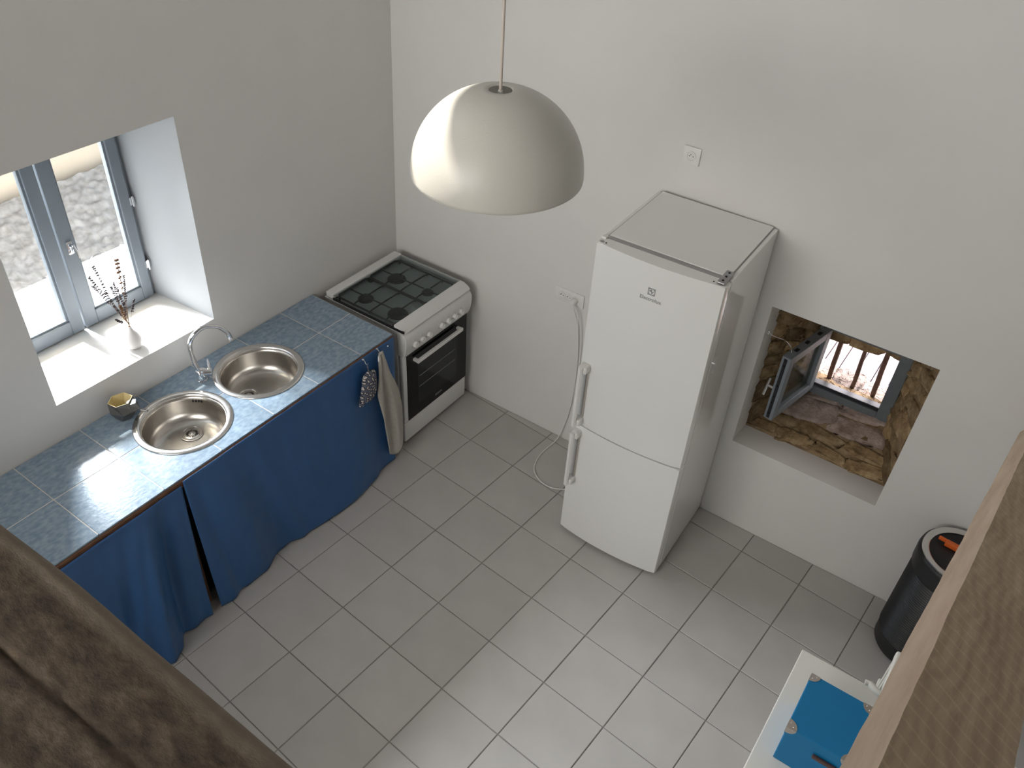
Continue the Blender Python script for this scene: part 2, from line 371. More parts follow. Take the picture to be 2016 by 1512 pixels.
def tile_mesh(poly, z0, z1, bev=0.0018):
    bm = PR(poly, 'z', z0, z1); top = [e for e in bm.edges if all(v.co.z > z1 - 1e-6 for v in e.verts)]
    bmesh.ops.bevel(bm, geom=top, offset=bev, segments=1, affect='EDGES'); return bm
g = 0.0027
full = None; nt = 0
for i in range(-3, 13):
    for j in range(-2, 15):
        q = []
        for a, b in ((i + g / S, j + g / S), (i + 1 - g / S, j + g / S), (i + 1 - g / S, j + 1 - g / S), (i + g / S, j + 1 - g / S)): q.append(t2w(a, b))
        c = clip(q, 0.004, RX - .004, RY + .004, -0.004)
        if len(c) < 3 or poly_area(c) < 0.0006: continue
        nt += 1
        dz = rnd.uniform(-0.0006, 0.0006)
        if abs(poly_area(c) - poly_area(q)) < 1e-7:
            if full is None:
                cx, cy = sum(p[0] for p in q) / 4, sum(p[1] for p in q) / 4
                full = obj('tile', tile_mesh([(p[0] - cx, p[1] - cy) for p in q], -0.008, 0.0), M['floor_tile'], floor); full.location = (cx, cy, dz); o = full
            else:
                o = full.copy(); COL.objects.link(o); o.location = (sum(p[0] for p in q) / 4, sum(p[1] for p in q) / 4, dz)
        else:
            o = obj('tile', tile_mesh(c, -0.008, 0.0, 0.0012), M['floor_tile'], floor)
            o.location.z = dz

# window wall (x = 0) with the deep splayed opening
HWY = -1.60
def LW(x, y, z): return (lean(x, z), y, z)
wall_left = struct(obj('wall_left', ring_wall(
    [LW(0, RY, -.1), LW(0, 0.0, -.1), LW(0, 0.0, RZ), LW(0, RY, RZ)],
    [LW(0, -2.275, 1.086), LW(0, -1.404, 1.086), LW(0, -1.404, 2.160), LW(0, -2.275, 2.160)],
    [LW(-.56, RY, -.1), LW(-.56, 0.9, -.1), LW(-.56, 0.9, RZ), LW(-.56, RY, RZ)],
    [LW(-.56, -2.262, 1.086), LW(-.56, -1.448, 1.086), LW(-.56, -1.448, 2.10), LW(-.56, -2.262, 2.10)]), M['plaster']))
tmp = [obj('tmp', B(-.9, .5, -3.12, HWY, 4.55, 5.35), None)]
cut(wall_left, tmp); [drop(t) for t in tmp]
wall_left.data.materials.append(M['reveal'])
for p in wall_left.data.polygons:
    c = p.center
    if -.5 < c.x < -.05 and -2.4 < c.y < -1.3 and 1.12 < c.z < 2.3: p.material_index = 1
# fridge wall (y = 0): plastered skin round the niche, then mortar bed narrowing to the small window
NX0, NX1, NZ0, NZ1 = 2.389, 3.163, 0.580, 1.455
wall_back = struct(obj('wall_back', ring_wall(
    [(-0.02, 0, -.1), (RX, 0, -.1), (RX, 0, RZ), (0.10, 0, RZ)],
    [(NX0, 0, NZ0), (NX1, 0, NZ0), (NX1, 0, NZ1), (NX0, 0, NZ1)],
    [(-0.5, .17, -.1), (RX, .17, -.1), (RX, .17, RZ), (-0.5, .17, RZ)],
    [(NX0 + .006, .17, NZ0), (NX1, .17, NZ0), (NX1, .17, NZ1), (NX0 + .006, .17, NZ1)]), M['plaster']))
wall_right = struct(obj('wall_right', B(RX, RX + .3, RY, .17, -.1, RZ), M['plaster']))
wall_front = struct(obj('wall_front', B(-.5, RX + .3, RY - .3, RY, -.1, RZ), M['plaster']))
ceil = B(-.55, RX + .3, RY - .3, .9, RZ, RZ + .08); 
ceiling = obj('ceiling', ceil, M['plaster'])
struct(ceiling)

# rubble niche: mortar bed built as displaced strips between the plaster edge (y=.17) and the window frame (y=.47)
FX0, FX1, FZ0, FZ1 = 2.555, 3.035, 0.755, 1.22
def nz3(p, s, a): return noise.noise(Vector(p) * s) * a
def bed(p00, p10, p01, p11, nu=26, nv=14, amp=0.012, seed=0):
    p00, p10, p01, p11 = map(Vector, (p00, p10, p01, p11)); n = (p10 - p00).cross(p01 - p00).normalized()
    def f(u, v):
        p = p00.lerp(p10, u).lerp(p01.lerp(p11, u), v)
        e = min(1, 6 * v, 6 * (1 - v)) 
        return p + n * (nz3(p, 14, amp) + nz3(p + Vector((3, 1, 2)), 40, amp * .4)) * e
    return grid(nu, nv, f)
A = [(NX0 + .006, .168, NZ0), (NX1, .168, NZ0), (NX1, .168, NZ1), (NX0 + .006, .168, NZ1)]
Bq = [(FX0, .47, FZ0), (FX1, .47, FZ0), (FX1, .47, FZ1), (FX0, .47, FZ1)]
LEDGE = [(NX0 + .006, .30, 0.665), (NX1 - .04, .30, 0.665)]
for q in ((A[0], A[1], LEDGE[0], LEDGE[1]), (LEDGE[0], LEDGE[1], Bq[0], Bq[1]), (A[1], A[2], Bq[1], Bq[2]), (A[2], A[3], Bq[2], Bq[3]), (A[3], A[0], Bq[3], Bq[0])):
    o = obj('mortar_bed', bed(q[0], q[1], q[2], q[3]), M['mortar'], wall_back, smooth=True, angle=180)
outer_skin = obj('outer_masonry', ring_wall([(-.5, .48, -.1), (RX, .48, -.1), (RX, .48, RZ), (-.5, .48, RZ)], [(FX0 + .03, .48, 0.80), (FX1 - .02, .48, 0.80), (FX1 - .02, .48, 1.19), (FX0 + .03, .48, 1.19)],
    [(-.5, .76, -.6), (RX, .76, -.6), (RX, .76, RZ), (-.5, .76, RZ)], [(FX0 - .03, .76, 0.755), (FX1 - .03, .76, 0.735), (FX1 - .03, .76, 1.055), (FX0 - .03, .76, 1.03)]), M['mortar'], wall_back)

def stone(c, u, v, n, su, sv, sn, pink=False, name='stone', parent=None, seed=0, sub=3):
    """one rough fieldstone centred on c lying in the plane (u,v), standing proud along n"""
    bm = bmesh.new(); bmesh.ops.create_icosphere(bm, subdivisions=sub, radius=1)
    c, u, v, n = map(Vector, (c, u, v, n))
    for w in bm.verts:
        p = w.co.copy()
        q = Vector([math.copysign(abs(t) ** 0.5, t) for t in p]); q.z = math.copysign(abs(p.z) ** .35, p.z)
        k = 1 + noise.noise(p * 1.3 + Vector((seed * 3.1, seed, 0))) * 0.34 + noise.noise(p * 3 + Vector((0, seed, seed * 2))) * 0.14
        d = noise.noise(p * 2.2 + Vector((seed, 4, seed))) * .35 + noise.noise(p * 6 + Vector((seed, 9, 2))) * .18
        w.co = u * (q.x * su * k / 2) + v * (q.y * sv * k / 2) + n * (q.z * sn * (1 + d) / 2 + (d * .5) * sn)
    o = obj(name, bm, M['stone_pink' if pink else 'stone'], parent or wall_back, smooth=True, angle=180); o.location = c
    return o
sr = random.Random(4)
def rubble(p00, p10, p01, p11, rows, wmin, wmax, thick, pinkf=lambda t, s: False, seed=0):
    p00, p10, p01, p11 = map(Vector, (p00, p10, p01, p11)); n0 = (p10 - p00).cross(p01 - p00).normalized()
    if n0.dot(Vector((2.78, -.3, 1.1)) - p00) < 0: n0 = -n0
    t = 0; k = seed
    hs = [sr.uniform(.6, 1.4) for _ in range(rows)]; tot = sum(hs)
    for r in range(rows):
        h = hs[r] / tot; tm = t + h / 2; a = p00.lerp(p01, tm); b = p10.lerp(p11, tm); L = (b - a).length; s = -sr.uniform(0, .5) * wmin
        H = ((p01 - p00).length + (p11 - p10).length) / 2 * h
        while s < L - 0.01:
            wdt = sr.uniform(wmin, wmax); e = min(s + wdt, L + .02); wdt = e - s; mid = (s + e) / 2
            if wdt > 0.03:
                u = (b - a).normalized(); v = n0.cross(u)
                an = sr.uniform(-.14, .14); u2 = u * math.cos(an) + v * math.sin(an); v2 = n0.cross(u2)
                k += 1; hh = H * sr.uniform(.80, 1.12)
                stone(a + u * mid - n0 * thick * sr.uniform(.15, .38), u2, v2, n0, wdt * 1.02, hh, thick, pinkf(tm, mid / L), seed=k)
            s = e
        t += h
rubble(A[3], Bq[3], A[0], Bq[0], 8, .10, .26, .05, seed=10)                                   # left cheek
rubble(A[2], Bq[2], A[1], Bq[1], 7, .12, .30, .05, seed=60)                                   # right cheek
rubble(A[0], A[1], LEDGE[0], LEDGE[1], 2, .12, .30, .05, seed=110)                            # lower ledge
rubble(LEDGE[0], LEDGE[1], Bq[0], Bq[1], 2, .22, .42, .065, lambda t, s: .10 < s < .98 and t > .1, seed=150)   # pale upper ledge
rubble((NX0, .20, 1.43), (NX1, .20, 1.43), (FX0, .46, 1.24), (FX1, .46, 1.24), 2, .2, .4, .05, seed=190)
# lintel stones outside and the outer sill
for k, (x, w) in enumerate(((2.60, .20), (2.80, .22), (2.99, .20))):
    stone((x, .66, 1.075 + .012 * k), (1, 0, 0), (0, 1, 0), (0, 0, 1), w, .20, .085, name='lintel_stone', seed=300 + k)
for k, (x, w) in enumerate(((2.60, .17), (2.76, .18), (2.93, .19))):
    stone((x, .63, .765), (1, 0, 0), (0, 1, 0), (0, 0, 1), w, .24, .02, pink=True, name='sill_stone', seed=320 + k)

# ================================================================== KITCHEN WINDOW (window_1) in the left wall
win = struct(bpy.data.objects.new('window_1', None)); COL.objects.link(win); win.location = (-0.42, -1.855, 1.086)
def WX(bm):   # apply the wall's lean and make coordinates local to the window root
    for v in bm.verts: v.co = Vector((lean(v.co.x, v.co.z), v.co.y, v.co.z)) - Vector(win.location)
    return bm
bm = bmesh.new()
box(bm, -.475, -.430, -2.262, -2.235, 1.086, 2.12); box(bm, -.475, -.430, -1.462, -1.440, 1.086, 2.12)
box(bm, -.475, -.430, -2.24, -1.46, 1.086, 1.100); box(bm, -.475, -.430, -2.24, -1.46, 2.09, 2.12)
obj('window_frame', WX(bm), M['grey_paint'], win)
def casement(y0, y1, sl, sr_):
    bm = bmesh.new(); x0, x1, z0, z1 = -.452, -.405, 1.094, 2.085
    zb, zt = z0 + .074, z1 - .07
    box(bm, x0, x1, y0, y0 + sl, z0, z1, .004); box(bm, x0, x1, y1 - sr_, y1, z0, z1, .004)
    box(bm, x0, x1, y0 + sl, y1 - sr_, z0, zb, .004); box(bm, x0, x1, y0 + sl, y1 - sr_, zt, z1, .004)
    # glazing bead step
    b = .010
    box(bm, x0 + .006, x1 - .012, y0 + sl, y0 + sl + b, zb, zt); box(bm, x0 + .006, x1 - .012, y1 - sr_ - b, y1 - sr_, zb, zt)
    box(bm, x0 + .006, x1 - .012, y0 + sl + b, y1 - sr_ - b, zb, zb + b); box(bm, x0 + .006, x1 - .012, y0 + sl + b, y1 - sr_ - b, zt - b, zt)
    s = obj('sash', WX(bm), M['grey_paint'], win)
    obj('pane', WX(B(-.432, -.429, y0 + sl + .004, y1 - sr_ - .004, zb + .003, zt - .003)), M['pane'], s)
    return s
casement(-2.236, -1.862, .055, .062); sR = casement(-1.852, -1.461, .066, .056)
# espagnolette lever and hinges
bm = bmesh.new(); box(bm, -.406, -.400, -1.829, -1.800, 1.505, 1.572, .003); tube(bm, [(-.40, -1.815, 1.555), (-.378, -1.812, 1.555)], .008, 10)
tube(bm, [(-.380, -1.811, 1.563), (-.378, -1.800, 1.52), (-.378, -1.797, 1.485)], [.007, .006, .005], 8)
obj('window_handle', WX(bm), M['chrome'], win, smooth=True)
for z in (1.28, 1.64):
    bm = bmesh.new(); tube(bm, [(-.400, -1.452, z - .028), (-.400, -1.452, z + .028)], .007, 10); box(bm, -.41, -.402, -1.468, -1.452, z - .02, z + .02)
    obj('hinge', WX(bm), M['chrome'], win, smooth=True)
for z in (1.20, 1.50, 1.86):
    pass

# ================================================================== SMALL BARRED WINDOW (window_2) in the niche
w2 = struct(bpy.data.objects.new('window_2', None)); COL.objects.link(w2)
bm = bmesh.new()
box(bm, FX0, FX0 + .045, .44, .49, FZ0, FZ1, .003); box(bm, FX1 - .062, FX1, .44, .49, FZ0, FZ1, .003)
box(bm, FX0 + .045, FX1 - .062, .44, .49, FZ0, FZ0 + .045, .003); box(bm, FX0 + .045, FX1 - .062, .44, .49, FZ1 - .05, FZ1, .003)
obj('window_frame', bm, M['grey_paint_dark'], w2)
bm = B(FX0 + .045, FX1 - .062, .455, .500, FZ0 + .045, FZ0 + .062, .002); obj('drip_rail', bm, M['hardware'], w2)
# opened casement: hinge line x 2.598,y .44 ; free edge x 2.516,y .03
hx, hy, fx, fy = 2.600, .438, 2.520, .036
ang = math.atan2(fy - hy, fx - hx); Lc = math.hypot(fx - hx, fy - hy)
mc = Matrix.Translation((hx, hy, 0)) @ Matrix.Rotation(ang, 4, 'Z')
def cbox(bm, a, b, c, d, e, f, bev=0.0): box(bm, a, b, c, d, e, f, bev, mtx=mc)
z0, z1 = .786, 1.188; fr = .050
bm = bmesh.new()
cbox(bm, 0, fr, -.024, .024, z0, z1, .003); cbox(bm, Lc - fr, Lc, -.024, .024, z0, z1, .003)
cbox(bm, fr, Lc - fr, -.024, .024, z0, z0 + fr, .003); cbox(bm, fr, Lc - fr, -.024, .024, z1 - fr, z1, .003)
cas = obj('open_casement', bm, M['grey_paint'], w2)
bm = bmesh.new(); cbox(bm, fr, Lc - fr, -.003, .003, z0 + fr, z1 - fr); obj('pane', bm, M['pane_clear'], cas)
bm = bmesh.new(); cbox(bm, Lc, Lc + .0015, -.010, .008, z0 + .01, z1 - .01)
for zz in (.82, .89, .93, 1.00, 1.13, 1.17): cbox(bm, Lc, Lc + .007, -.006, .004, zz - .008, zz + .008)
for t in (.08, .2, .3): cbox(bm, t, t + .03, -.010, .008, z1, z1 + .003)
obj('lock_strip', bm, M['hardware'], cas)
bm = bmesh.new()
tube(bm, [mc @ Vector((Lc - .025, -.024, .965)), mc @ Vector((Lc - .022, -.062, .965))], .0075, 10)
tube(bm, [mc @ Vector((Lc - .035, -.062, 1.005)), mc @ Vector((Lc - .012, -.064, .905))], [.0065, .0085], 10)
obj('window_handle', bm, M['chrome'], cas, smooth=True)
# bars
for x, x2, w in ((2.664, 2.660, .0125), (2.797, 2.786, .0115), (2.908, 2.898, .0125)):
    bm = T(smooth_path([(x, .60, .755), (x - .002, .60, .87), (x2, .60, 1.10)], 3), w, 8)
    for v in bm.verts: v.co.x += noise.noise(v.co * 30) * .004
    obj('bar', bm, M['rust'], w2, smooth=True)
# stay hook holding the casement
bm = T(smooth_path([(2.400, .035, 1.285), (2.430, .06, 1.262), (2.475, .10, 1.236), (2.508, .10, 1.214), (2.520, .085, 1.208), (2.526, .075, 1.198)], 4), .0026, 8)
tube(bm, [(2.400 + .007 * math.cos(a), .035, 1.285 + .007 * math.sin(a)) for a in [k * PI / 6 for k in range(13)]], .0018, 6)
hook = obj('stay_hook', bm, M['chrome'], w2, smooth=True)
# dead twigs and leaves on the outer sill: uncountable
bm = bmesh.new()
for k in range(260):
    x = rnd.uniform(2.60, 2.99); y = rnd.uniform(.52, .74); z = .782 - (y - .5) * .03 + rnd.uniform(0, .006); a = rnd.uniform(0, PI); L = rnd.uniform(.008, .03)
    dx, dy = math.cos(a) * L, math.sin(a) * L * .6
    tube(bm, [(x, y, z), (x + dx * .5, y + dy * .5, z + rnd.uniform(0, .008)), (x + dx, y + dy, z + rnd.uniform(-.002, .004))], .0011, 3)
tag(obj('dead_leaves', bm, M['debris']), 'dark dead twigs and leaf litter on the outer stone sill behind the bars', 'leaf litter', kind='stuff')

# ================================================================== OUTSIDE
struct(obj('sun_blocker', B(-1.50, -.62, -4.5, -.6, 2.68, 2.74), M['render']))  # added and unseen, keeps direct sun off the worktop and floor
g_ = struct(obj('ground_outside', B(-3.3, -.58, -6, 6, -.36, -.30), M['gravel']))
def hill(u, v):
    x = -3.25 - u * .84; y = -6 + v * 13; return (x, y, -.30 + .33 * u + .02 * noise.noise(Vector((x * 3, y * 3, 0))) + .03 * noise.noise(Vector((x * 16, y * 16, 1))))
tag(obj('dry_scrub', grid(60, 500, hill), M['scrub'], smooth=True, angle=180), 'pale dry scrubby ground beyond the gravel seen through the large window', 'scrub', kind='stuff')
gw = obj('garden_wall', B(-4.7, -4.25, -6, 8, -.4, 1.6), M['render']); tag(gw, 'beige rendered garden wall far outside the large window', 'wall')
bk = thing('board_terrace', (2.8, 2.4, -.25), 'pale sunlit board terrace outside the small barred window', 'terrace')
for k in range(22):
    x = -1.3 + k * .125
    bm = B(x, x + .117, -1.6, 2.6, -.03, 0, .003); obj('plank', bm, M['deck'], bk)
gb = struct(obj('ground_behind', B(-.5, 6, .76, 9, -.40, -.28), M['gravel']))

# ================================================================== WORKTOP
CZ = 0.90; CX = 0.622; Y0, Y1 = -0.742, -3.95
ctr = thing('kitchen_worktop', (0, -2.35, 0), 'long worktop of blue marbled tiles with pale joints beside the window wall', 'worktop')
def loc_(bm, o):
    l = Vector(o.location)
    for v in bm.verts: v.co -= l
    return bm
SK = [((.327, -1.890), .228), ((.305, -1.409), .228)]
cyl = []
for (cx, cy), r in SK:
    bm = bmesh.new(); bmesh.ops.create_cone(bm, segments=64, radius1=r - .016, radius2=r - .016, depth=.4, cap_ends=True)
    o = obj('tmp', bm, None); o.location = (cx, cy, .85); cyl.append(o)
bpy.context.view_layer.update()
board = obj('substrate', B(.004, CX - .006, Y1, Y0, CZ - .045, CZ - .0014), M['counter_grout']); cut(board, cyl)
for v in board.data.vertices: v.co -= Vector(ctr.location)
board.parent = ctr
jy = [Y0, -.985, -1.297, -1.592, -1.907, -2.221, -2.539, -2.858, -3.175, -3.49, -3.81, Y1]
for a, b in zip(jy, jy[1:]):
    for x0, x1 in ((.005, .304), (.309, CX)):
        o = obj('tile', tile_mesh([(x0, b + .0022), (x1, b + .0022), (x1, a - .0022), (x0, a - .0022)], CZ - .008, CZ, .0012), M['counter_tile'])
        near = [c for c, ((cx, cy), r) in zip(cyl, SK) if (x0 - r < cx < x1 + r) and (b - r < cy < a + r)]
        if near: cut(o, near)
        for v in o.data.vertices: v.co -= Vector(ctr.location)
        o.parent = ctr
for c in cyl: drop(c)
obj('edge_strip', loc_(B(CX - .004, CX + .008, Y1, Y0 - .0, CZ - .046, CZ - .010, .002), ctr), M['wood_edge'], ctr)
for y in (-2.165, -3.2):
    obj('post', loc_(B(.56, .60, y - .025, y + .025, 0, CZ - .046, .003), ctr), M['wood_edge'], ctr, )
obj('side_panel', loc_(B(.02, .598, Y0 - .02, Y0 - .002, 0, CZ - .046), ctr), M['dark_board'], ctr)
for y in (-.81,):
    bm = bmesh.new(); bmesh.ops.create_uvsphere(bm, u_segments=12, v_segments=8, radius=.006)
    for v in bm.verts: v.co += Vector((.646, y, .868))
    obj('screw', loc_(bm, ctr), M['chrome'], ctr, smooth=True)
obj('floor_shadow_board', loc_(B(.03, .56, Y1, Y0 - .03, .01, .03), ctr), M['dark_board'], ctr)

# sinks
def sink(c, r, label, dr, overflow):
    t = thing('sink_bowl', (c[0], c[1], CZ), label, 'sink')
    t_ = r - .034; D = -.150
    prof = [(r, 0.0005), (r, .003), (r - .004, .0055), (r - .022, .0065), (r - .031, .004), (t_, -.006), (t_ - .003, -.03), (t_ - .007, D + .05), (t_ - .018, D + .022), (t_ - .040, D + .006), (t_ - .07, D), (.10, D - .002), (0.0, D - .003)]
    bm = bmesh.new(); lathe(bm, prof[:6], 72); obj('rim', bm, M['steel_rim'], t, smooth=True, angle=60)
    bm = bmesh.new(); lathe(bm, prof[5:], 72); o = obj('bowl', bm, M['steel'], t, smooth=True, angle=180); solid(o, .0012, 0)
    dx, dy = dr; bm = bmesh.new()
    lathe(bm, [(.053, D - .001), (.055, D + .002), (.050, D + .003), (.046, D - .001), (.040, D - .004), (.038, D + .001), (.034, D + .002), (.0, D + .0015)], 40, (dx, dy, 0))
    d = obj('drain', bm, M['steel_rim'], t, smooth=True, angle=50)
    for k in range(20):
        a = 2 * PI * k / 20; mt = Matrix.Translation((dx, dy, D)) @ Matrix.Rotation(a, 4, 'Z')
        obj('slot', B(.018, .029, -.0016, .0016, .0012, .0032, mtx=mt), M['hole'], d)
    bm = bmesh.new(); bmesh.ops.create_uvsphere(bm, u_segments=12, v_segments=8, radius=.006)
    for v in bm.verts: v.co += Vector((dx, dy, D + .003))
    obj('knob', bm, M['chrome'], d, smooth=True)
    if overflow:
        for k in range(4):
            a = math.radians(overflow + k * 4.2); rr = t_ - .0055
            mt = Matrix.Translation((rr * math.cos(a), rr * math.sin(a), -.035)) @ Matrix.Rotation(a, 4, 'Z')
            obj('overflow_hole', B(-.003, .003, -.0045, .0045, -.006, .006, .002, mtx=mt), M['hole'], t)
    return t
sink(*SK[0], 'round steel sink bowl with overflow slots, nearer the metal sponge pot', (-.052, .055), 118)
sink(*SK[1], 'round steel sink bowl nearer the cooker', (-.040, -.060), None)

# tap
tp = thing('mixer_tap', (.143, -1.633, CZ), 'tall chrome mixer tap with curved spout behind the two sinks', 'tap')
bm = bmesh.new(); lathe(bm, [(0, 0), (.027, 0), (.027, .004), (.024, .007), (.0235, .04), (.022, .058), (0, .060)], 28); obj('base', bm, M['chrome'], tp, smooth=True)
sp = smooth_path([(0, 0, .04), (-.004, -.010, .085), (-.006, -.020, .16), (-.004, -.020, .225), (.006, .005, .275), (.022, .06, .300), (.040, .12, .278), (.052, .160, .225), (.055, .168, .185)], 7)
obj('spout', T(sp, .0115, 16), M['chrome'], tp, smooth=True)
bm = bmesh.new(); lathe(bm, [(.0125, 0), (.0125, .012), (0, .012)], 16, (.055, .168, .176)); obj('aerator', bm, M['steel_rim'], tp, smooth=True)
bm = T([(0.0, .005, .048), (.030, .040, .036)], [.021, .019], 20); obj('cartridge', bm, M['chrome'], tp, smooth=True)
bm = T([(.026, .036, .045), (.018, .040, .085), (.014, .044, .112)], [.009, .007, .005], 12)
for v in bm.verts: v.co.x = .02 + (v.co.x - .02) * .7
obj('lever', bm, M['chrome'], tp, smooth=True)

# faceted sponge pot
pot = thing('sponge_pot', (.082, -2.035, CZ), 'faceted grey metal pot with cream inside and short spout, left of the sinks', 'pot')
def ngon_ring(n, r, z, ph, sx=1, sy=1, dx=0, dy=0): return [(dx + r * sx * math.cos(2 * PI * k / n + ph), dy + r * sy * math.sin(2 * PI * k / n + ph), z) for k in range(n)]
rg = [ngon_ring(6, .040, .0, .2, 1, 1), ngon_ring(6, .066, .052, .45, 1, 1, .004, .004), ngon_ring(6, .055, .100, .15, .95, 1.05, 0, .002)]
bm = bmesh.new(); L = [[bm.verts.new(p) for p in r] for r in rg]
bm.faces.new(L[0][::-1])
for a, b in zip(L, L[1:]):
    for k in range(6): bm.faces.new((a[k], a[(k + 1) % 6], b[k])); bm.faces.new((a[(k + 1) % 6], b[(k + 1) % 6], b[k]))
obj('shell', bm, M['pot_steel'], pot)
inn = [ngon_ring(6, .052, .1005, .15, .95, 1.05, 0, .002), ngon_ring(6, .046, .054, .30, 1, 1, .003, .003), ngon_ring(6, .030, .012, .2)]
bm = bmesh.new(); out_ = [bm.verts.new((p[0], p[1], .1005)) for p in rg[2]]; L = [[bm.verts.new(p) for p in r] for r in inn]
for k in range(6): bm.faces.new((out_[k], out_[(k + 1) % 6], L[0][(k + 1) % 6], L[0][k]))
for a, b in zip(L, L[1:]):
    for k in range(6): bm.faces.new((a[k], b[k], a[(k + 1) % 6])); bm.faces.new((a[(k + 1) % 6], b[k], b[(k + 1) % 6]))
bm.faces.new(L[-1]); obj('lining', bm, M['pot_cream'], pot)
rg = [ngon_ring(5, .014, .040, .2, dx=.030, dy=.012), ngon_ring(5, .034, .058, .5, 1, 1, .046, .030), ngon_ring(5, .024, .092, .3, 1, 1, .042, .030)]
bm = bmesh.new(); L = [[bm.verts.new(p) for p in r] for r in rg]; bm.faces.new(L[0][::-1]); bm.faces.new(L[-1])
for a, b in zip(L, L[1:]):
    for k in range(5): bm.faces.new((a[k], a[(k + 1) % 5], b[k])); bm.faces.new((a[(k + 1) % 5], b[(k + 1) % 5], b[k]))
obj('side_lobe', bm, M['pot_steel'], pot)
obj('spout', T([(.070, .050, .045), (.098, .066, .040)], [.008, .006], 10), M['pot_steel'], pot, smooth=True)

# curtains: cloth grid between a top line and a hem line
def curtain(name, label, ya, yb, hem, folds, group=None, seed=0, topx=.636, curl=None):
    """hem: list of (s, x, z) along 0..1 from ya to yb"""
    def lerp_hem(s):
        for (s0, *h0), (s1, *h1) in zip(hem, hem[1:]):
            if s <= s1: t = (s - s0) / (s1 - s0); t = t * t * (3 - 2 * t) * .5 + t * .5; return [a + (b - a) * t for a, b in zip(h0, h1)]
        return list(hem[-1][1:])
    def f(u, v):
        zt = .893 if yb > -2.3 else .876
        hx, hz, hy = lerp_hem(u); y = ya + (yb - ya) * u
        x = topx + (hx - topx) * v ** 1.1; z = zt + (hz - zt) * v; y += hy * v
        for (c, w, amp, slope, v0) in folds:
            d = (u - c - slope * v) / w; e = max(0, min(1, (v - v0) * 3))
            x += amp * math.exp(-d * d) * (0.25 + .75 * e) * (1 - .15 * v)
        x += (.002 + .008 * v) * noise.noise(Vector((u * 9 + seed, v * 2.5, seed))) + .0025 * noise.noise(Vector((u * 26 + seed, v * 6, 3)))
        x = topx + (x - topx) * min(1, .12 + v * 7)
        return (x, y, z)
    bm = grid(110, 60, f)
    o = obj(name, bm, M['curtain'], smooth=True, angle=180); solid(o, .0016, 1)
    tag(o, label, 'curtain', group); return o
curtain('curtain', 'wide blue curtain hanging under the worktop from the slit to the cooker', -.748, -2.140,
        [(0, .642, .020, -.05), (.04, .650, .014, -.01), (.33, .705, .014, 0), (.57, .672, .012, 0), (.72, .635, .012, 0), (.80, .655, .010, 0), (.95, .690, .010, 0), (1, .668, .010, -.0)],
        [(.10, .05, -.014, .02, .2), (.02, .03, .012, .0, .1), (.88, .06, .030, -.10, .1), (.80, .05, -.022, -.16, .2), (.97, .025, -.016, -.06, .0), (.72, .03, .020, -.12, .45), (.62, .05, -.012, -.03, .4)], seed=2)
curtain('curtain', 'blue curtain hanging under the worktop, left of the slit', -2.150, -3.30,
        [(0, .668, .010, -.045), (.06, .665, .010, -.03), (.30, .735, .012, 0), (.6, .69, .012, 0), (1, .70, .012, 0)],
        [(.02, .03, -.006, .02, .0), (.09, .038, -.050, .07, .03), (.17, .028, .032, .12, .10), (.26, .025, -.022, .16, .2), (.36, .05, -.028, -.04, .3), (.20, .02, .018, .20, .5), (.48, .04, .02, .02, .3)], seed=9)

# towel and oven mitt on their hooks
def cloth_hook(x, y, z):
    bm = T(smooth_path([(x - .012, y, z + .018), (x + .004, y, z + .012), (x + .010, y, z), (x + .022, y, z - .006), (x + .028, y, z + .006)], 4), .0022, 8)
    lathe(bm, [(0, 0), (.006, .0), (.006, .003), (0, .003)], 10, (x - .006, y, z + .016)); return bm
for (y, z, lab) in ((-.892, .878, 'small metal hook holding the grey-beige towel'), (-1.002, .872, 'small metal hook holding the patterned oven mitt')):
    h = obj('wall_hook', cloth_hook(.652, y, z), M['chrome'], smooth=True); tag(h, lab, 'hook', 'small hooks under the worktop edge')
def towel_f(u, v):
    # u across, v down; gathered at the hook
    spread = .014 + .080 * min(1, v * 1.5) ** 1.1
    y = -.892 + (u - .5) * 2 * spread + .035 * v + (.02 * v * v)
    L = .66 + .15 * math.sin(PI * (u * .9 + .05)) - .05 * abs(u - .65)
    if u < .3: L -= (.3 - u) * .9
    if u > .8: L -= (u - .8) * .9
    z = .888 - L * v
    x = .672 + .022 * math.sin(u * PI * 3.2 + .4) * min(1, v * 2.2) * (1 - .3 * v) + .012 * v
    x += .006 * noise.noise(Vector((u * 5, v * 4, 2)))
    return (x, y, z)
tw = obj('towel', grid(36, 50, towel_f), M['towel'], smooth=True, angle=180); solid(tw, .005)
tag(tw, 'grey-beige towel hanging from a hook in front of the blue curtain', 'towel')
obj('hanging_loop', T(smooth_path([(.674, -.892, .886), (.670, -.905, .868), (.672, -.912, .84), (.676, -.905, .81)], 4), .0045, 8), M['white_plastic'], tw)
def mitt_f(u, v):
    a = u * 2 * PI; prof = [(0, .012), (.08, .042), (.2, .050), (.55, .058), (.8, .056), (.92, .042), (1, .004)]
    for (v0, r0), (v1, r1) in zip(prof, prof[1:]):
        if v <= v1: r = r0 + (r1 - r0) * (v - v0) / (v1 - v0); break
    w = r; th = r * .42
    y = -1.002 + w * math.cos(a) - .018 * v; x = .688 + th * math.sin(a) - .006 * v; z = .835 - .205 * v
    return (x + .003 * noise.noise(Vector((u * 4, v * 4, 1))), y, z)
mt = obj('oven_mitt', grid(24, 22, mitt_f), M['mitt'], smooth=True, angle=180); tag(mt, 'dark patterned oven mitt hanging beside the towel', 'oven mitt')
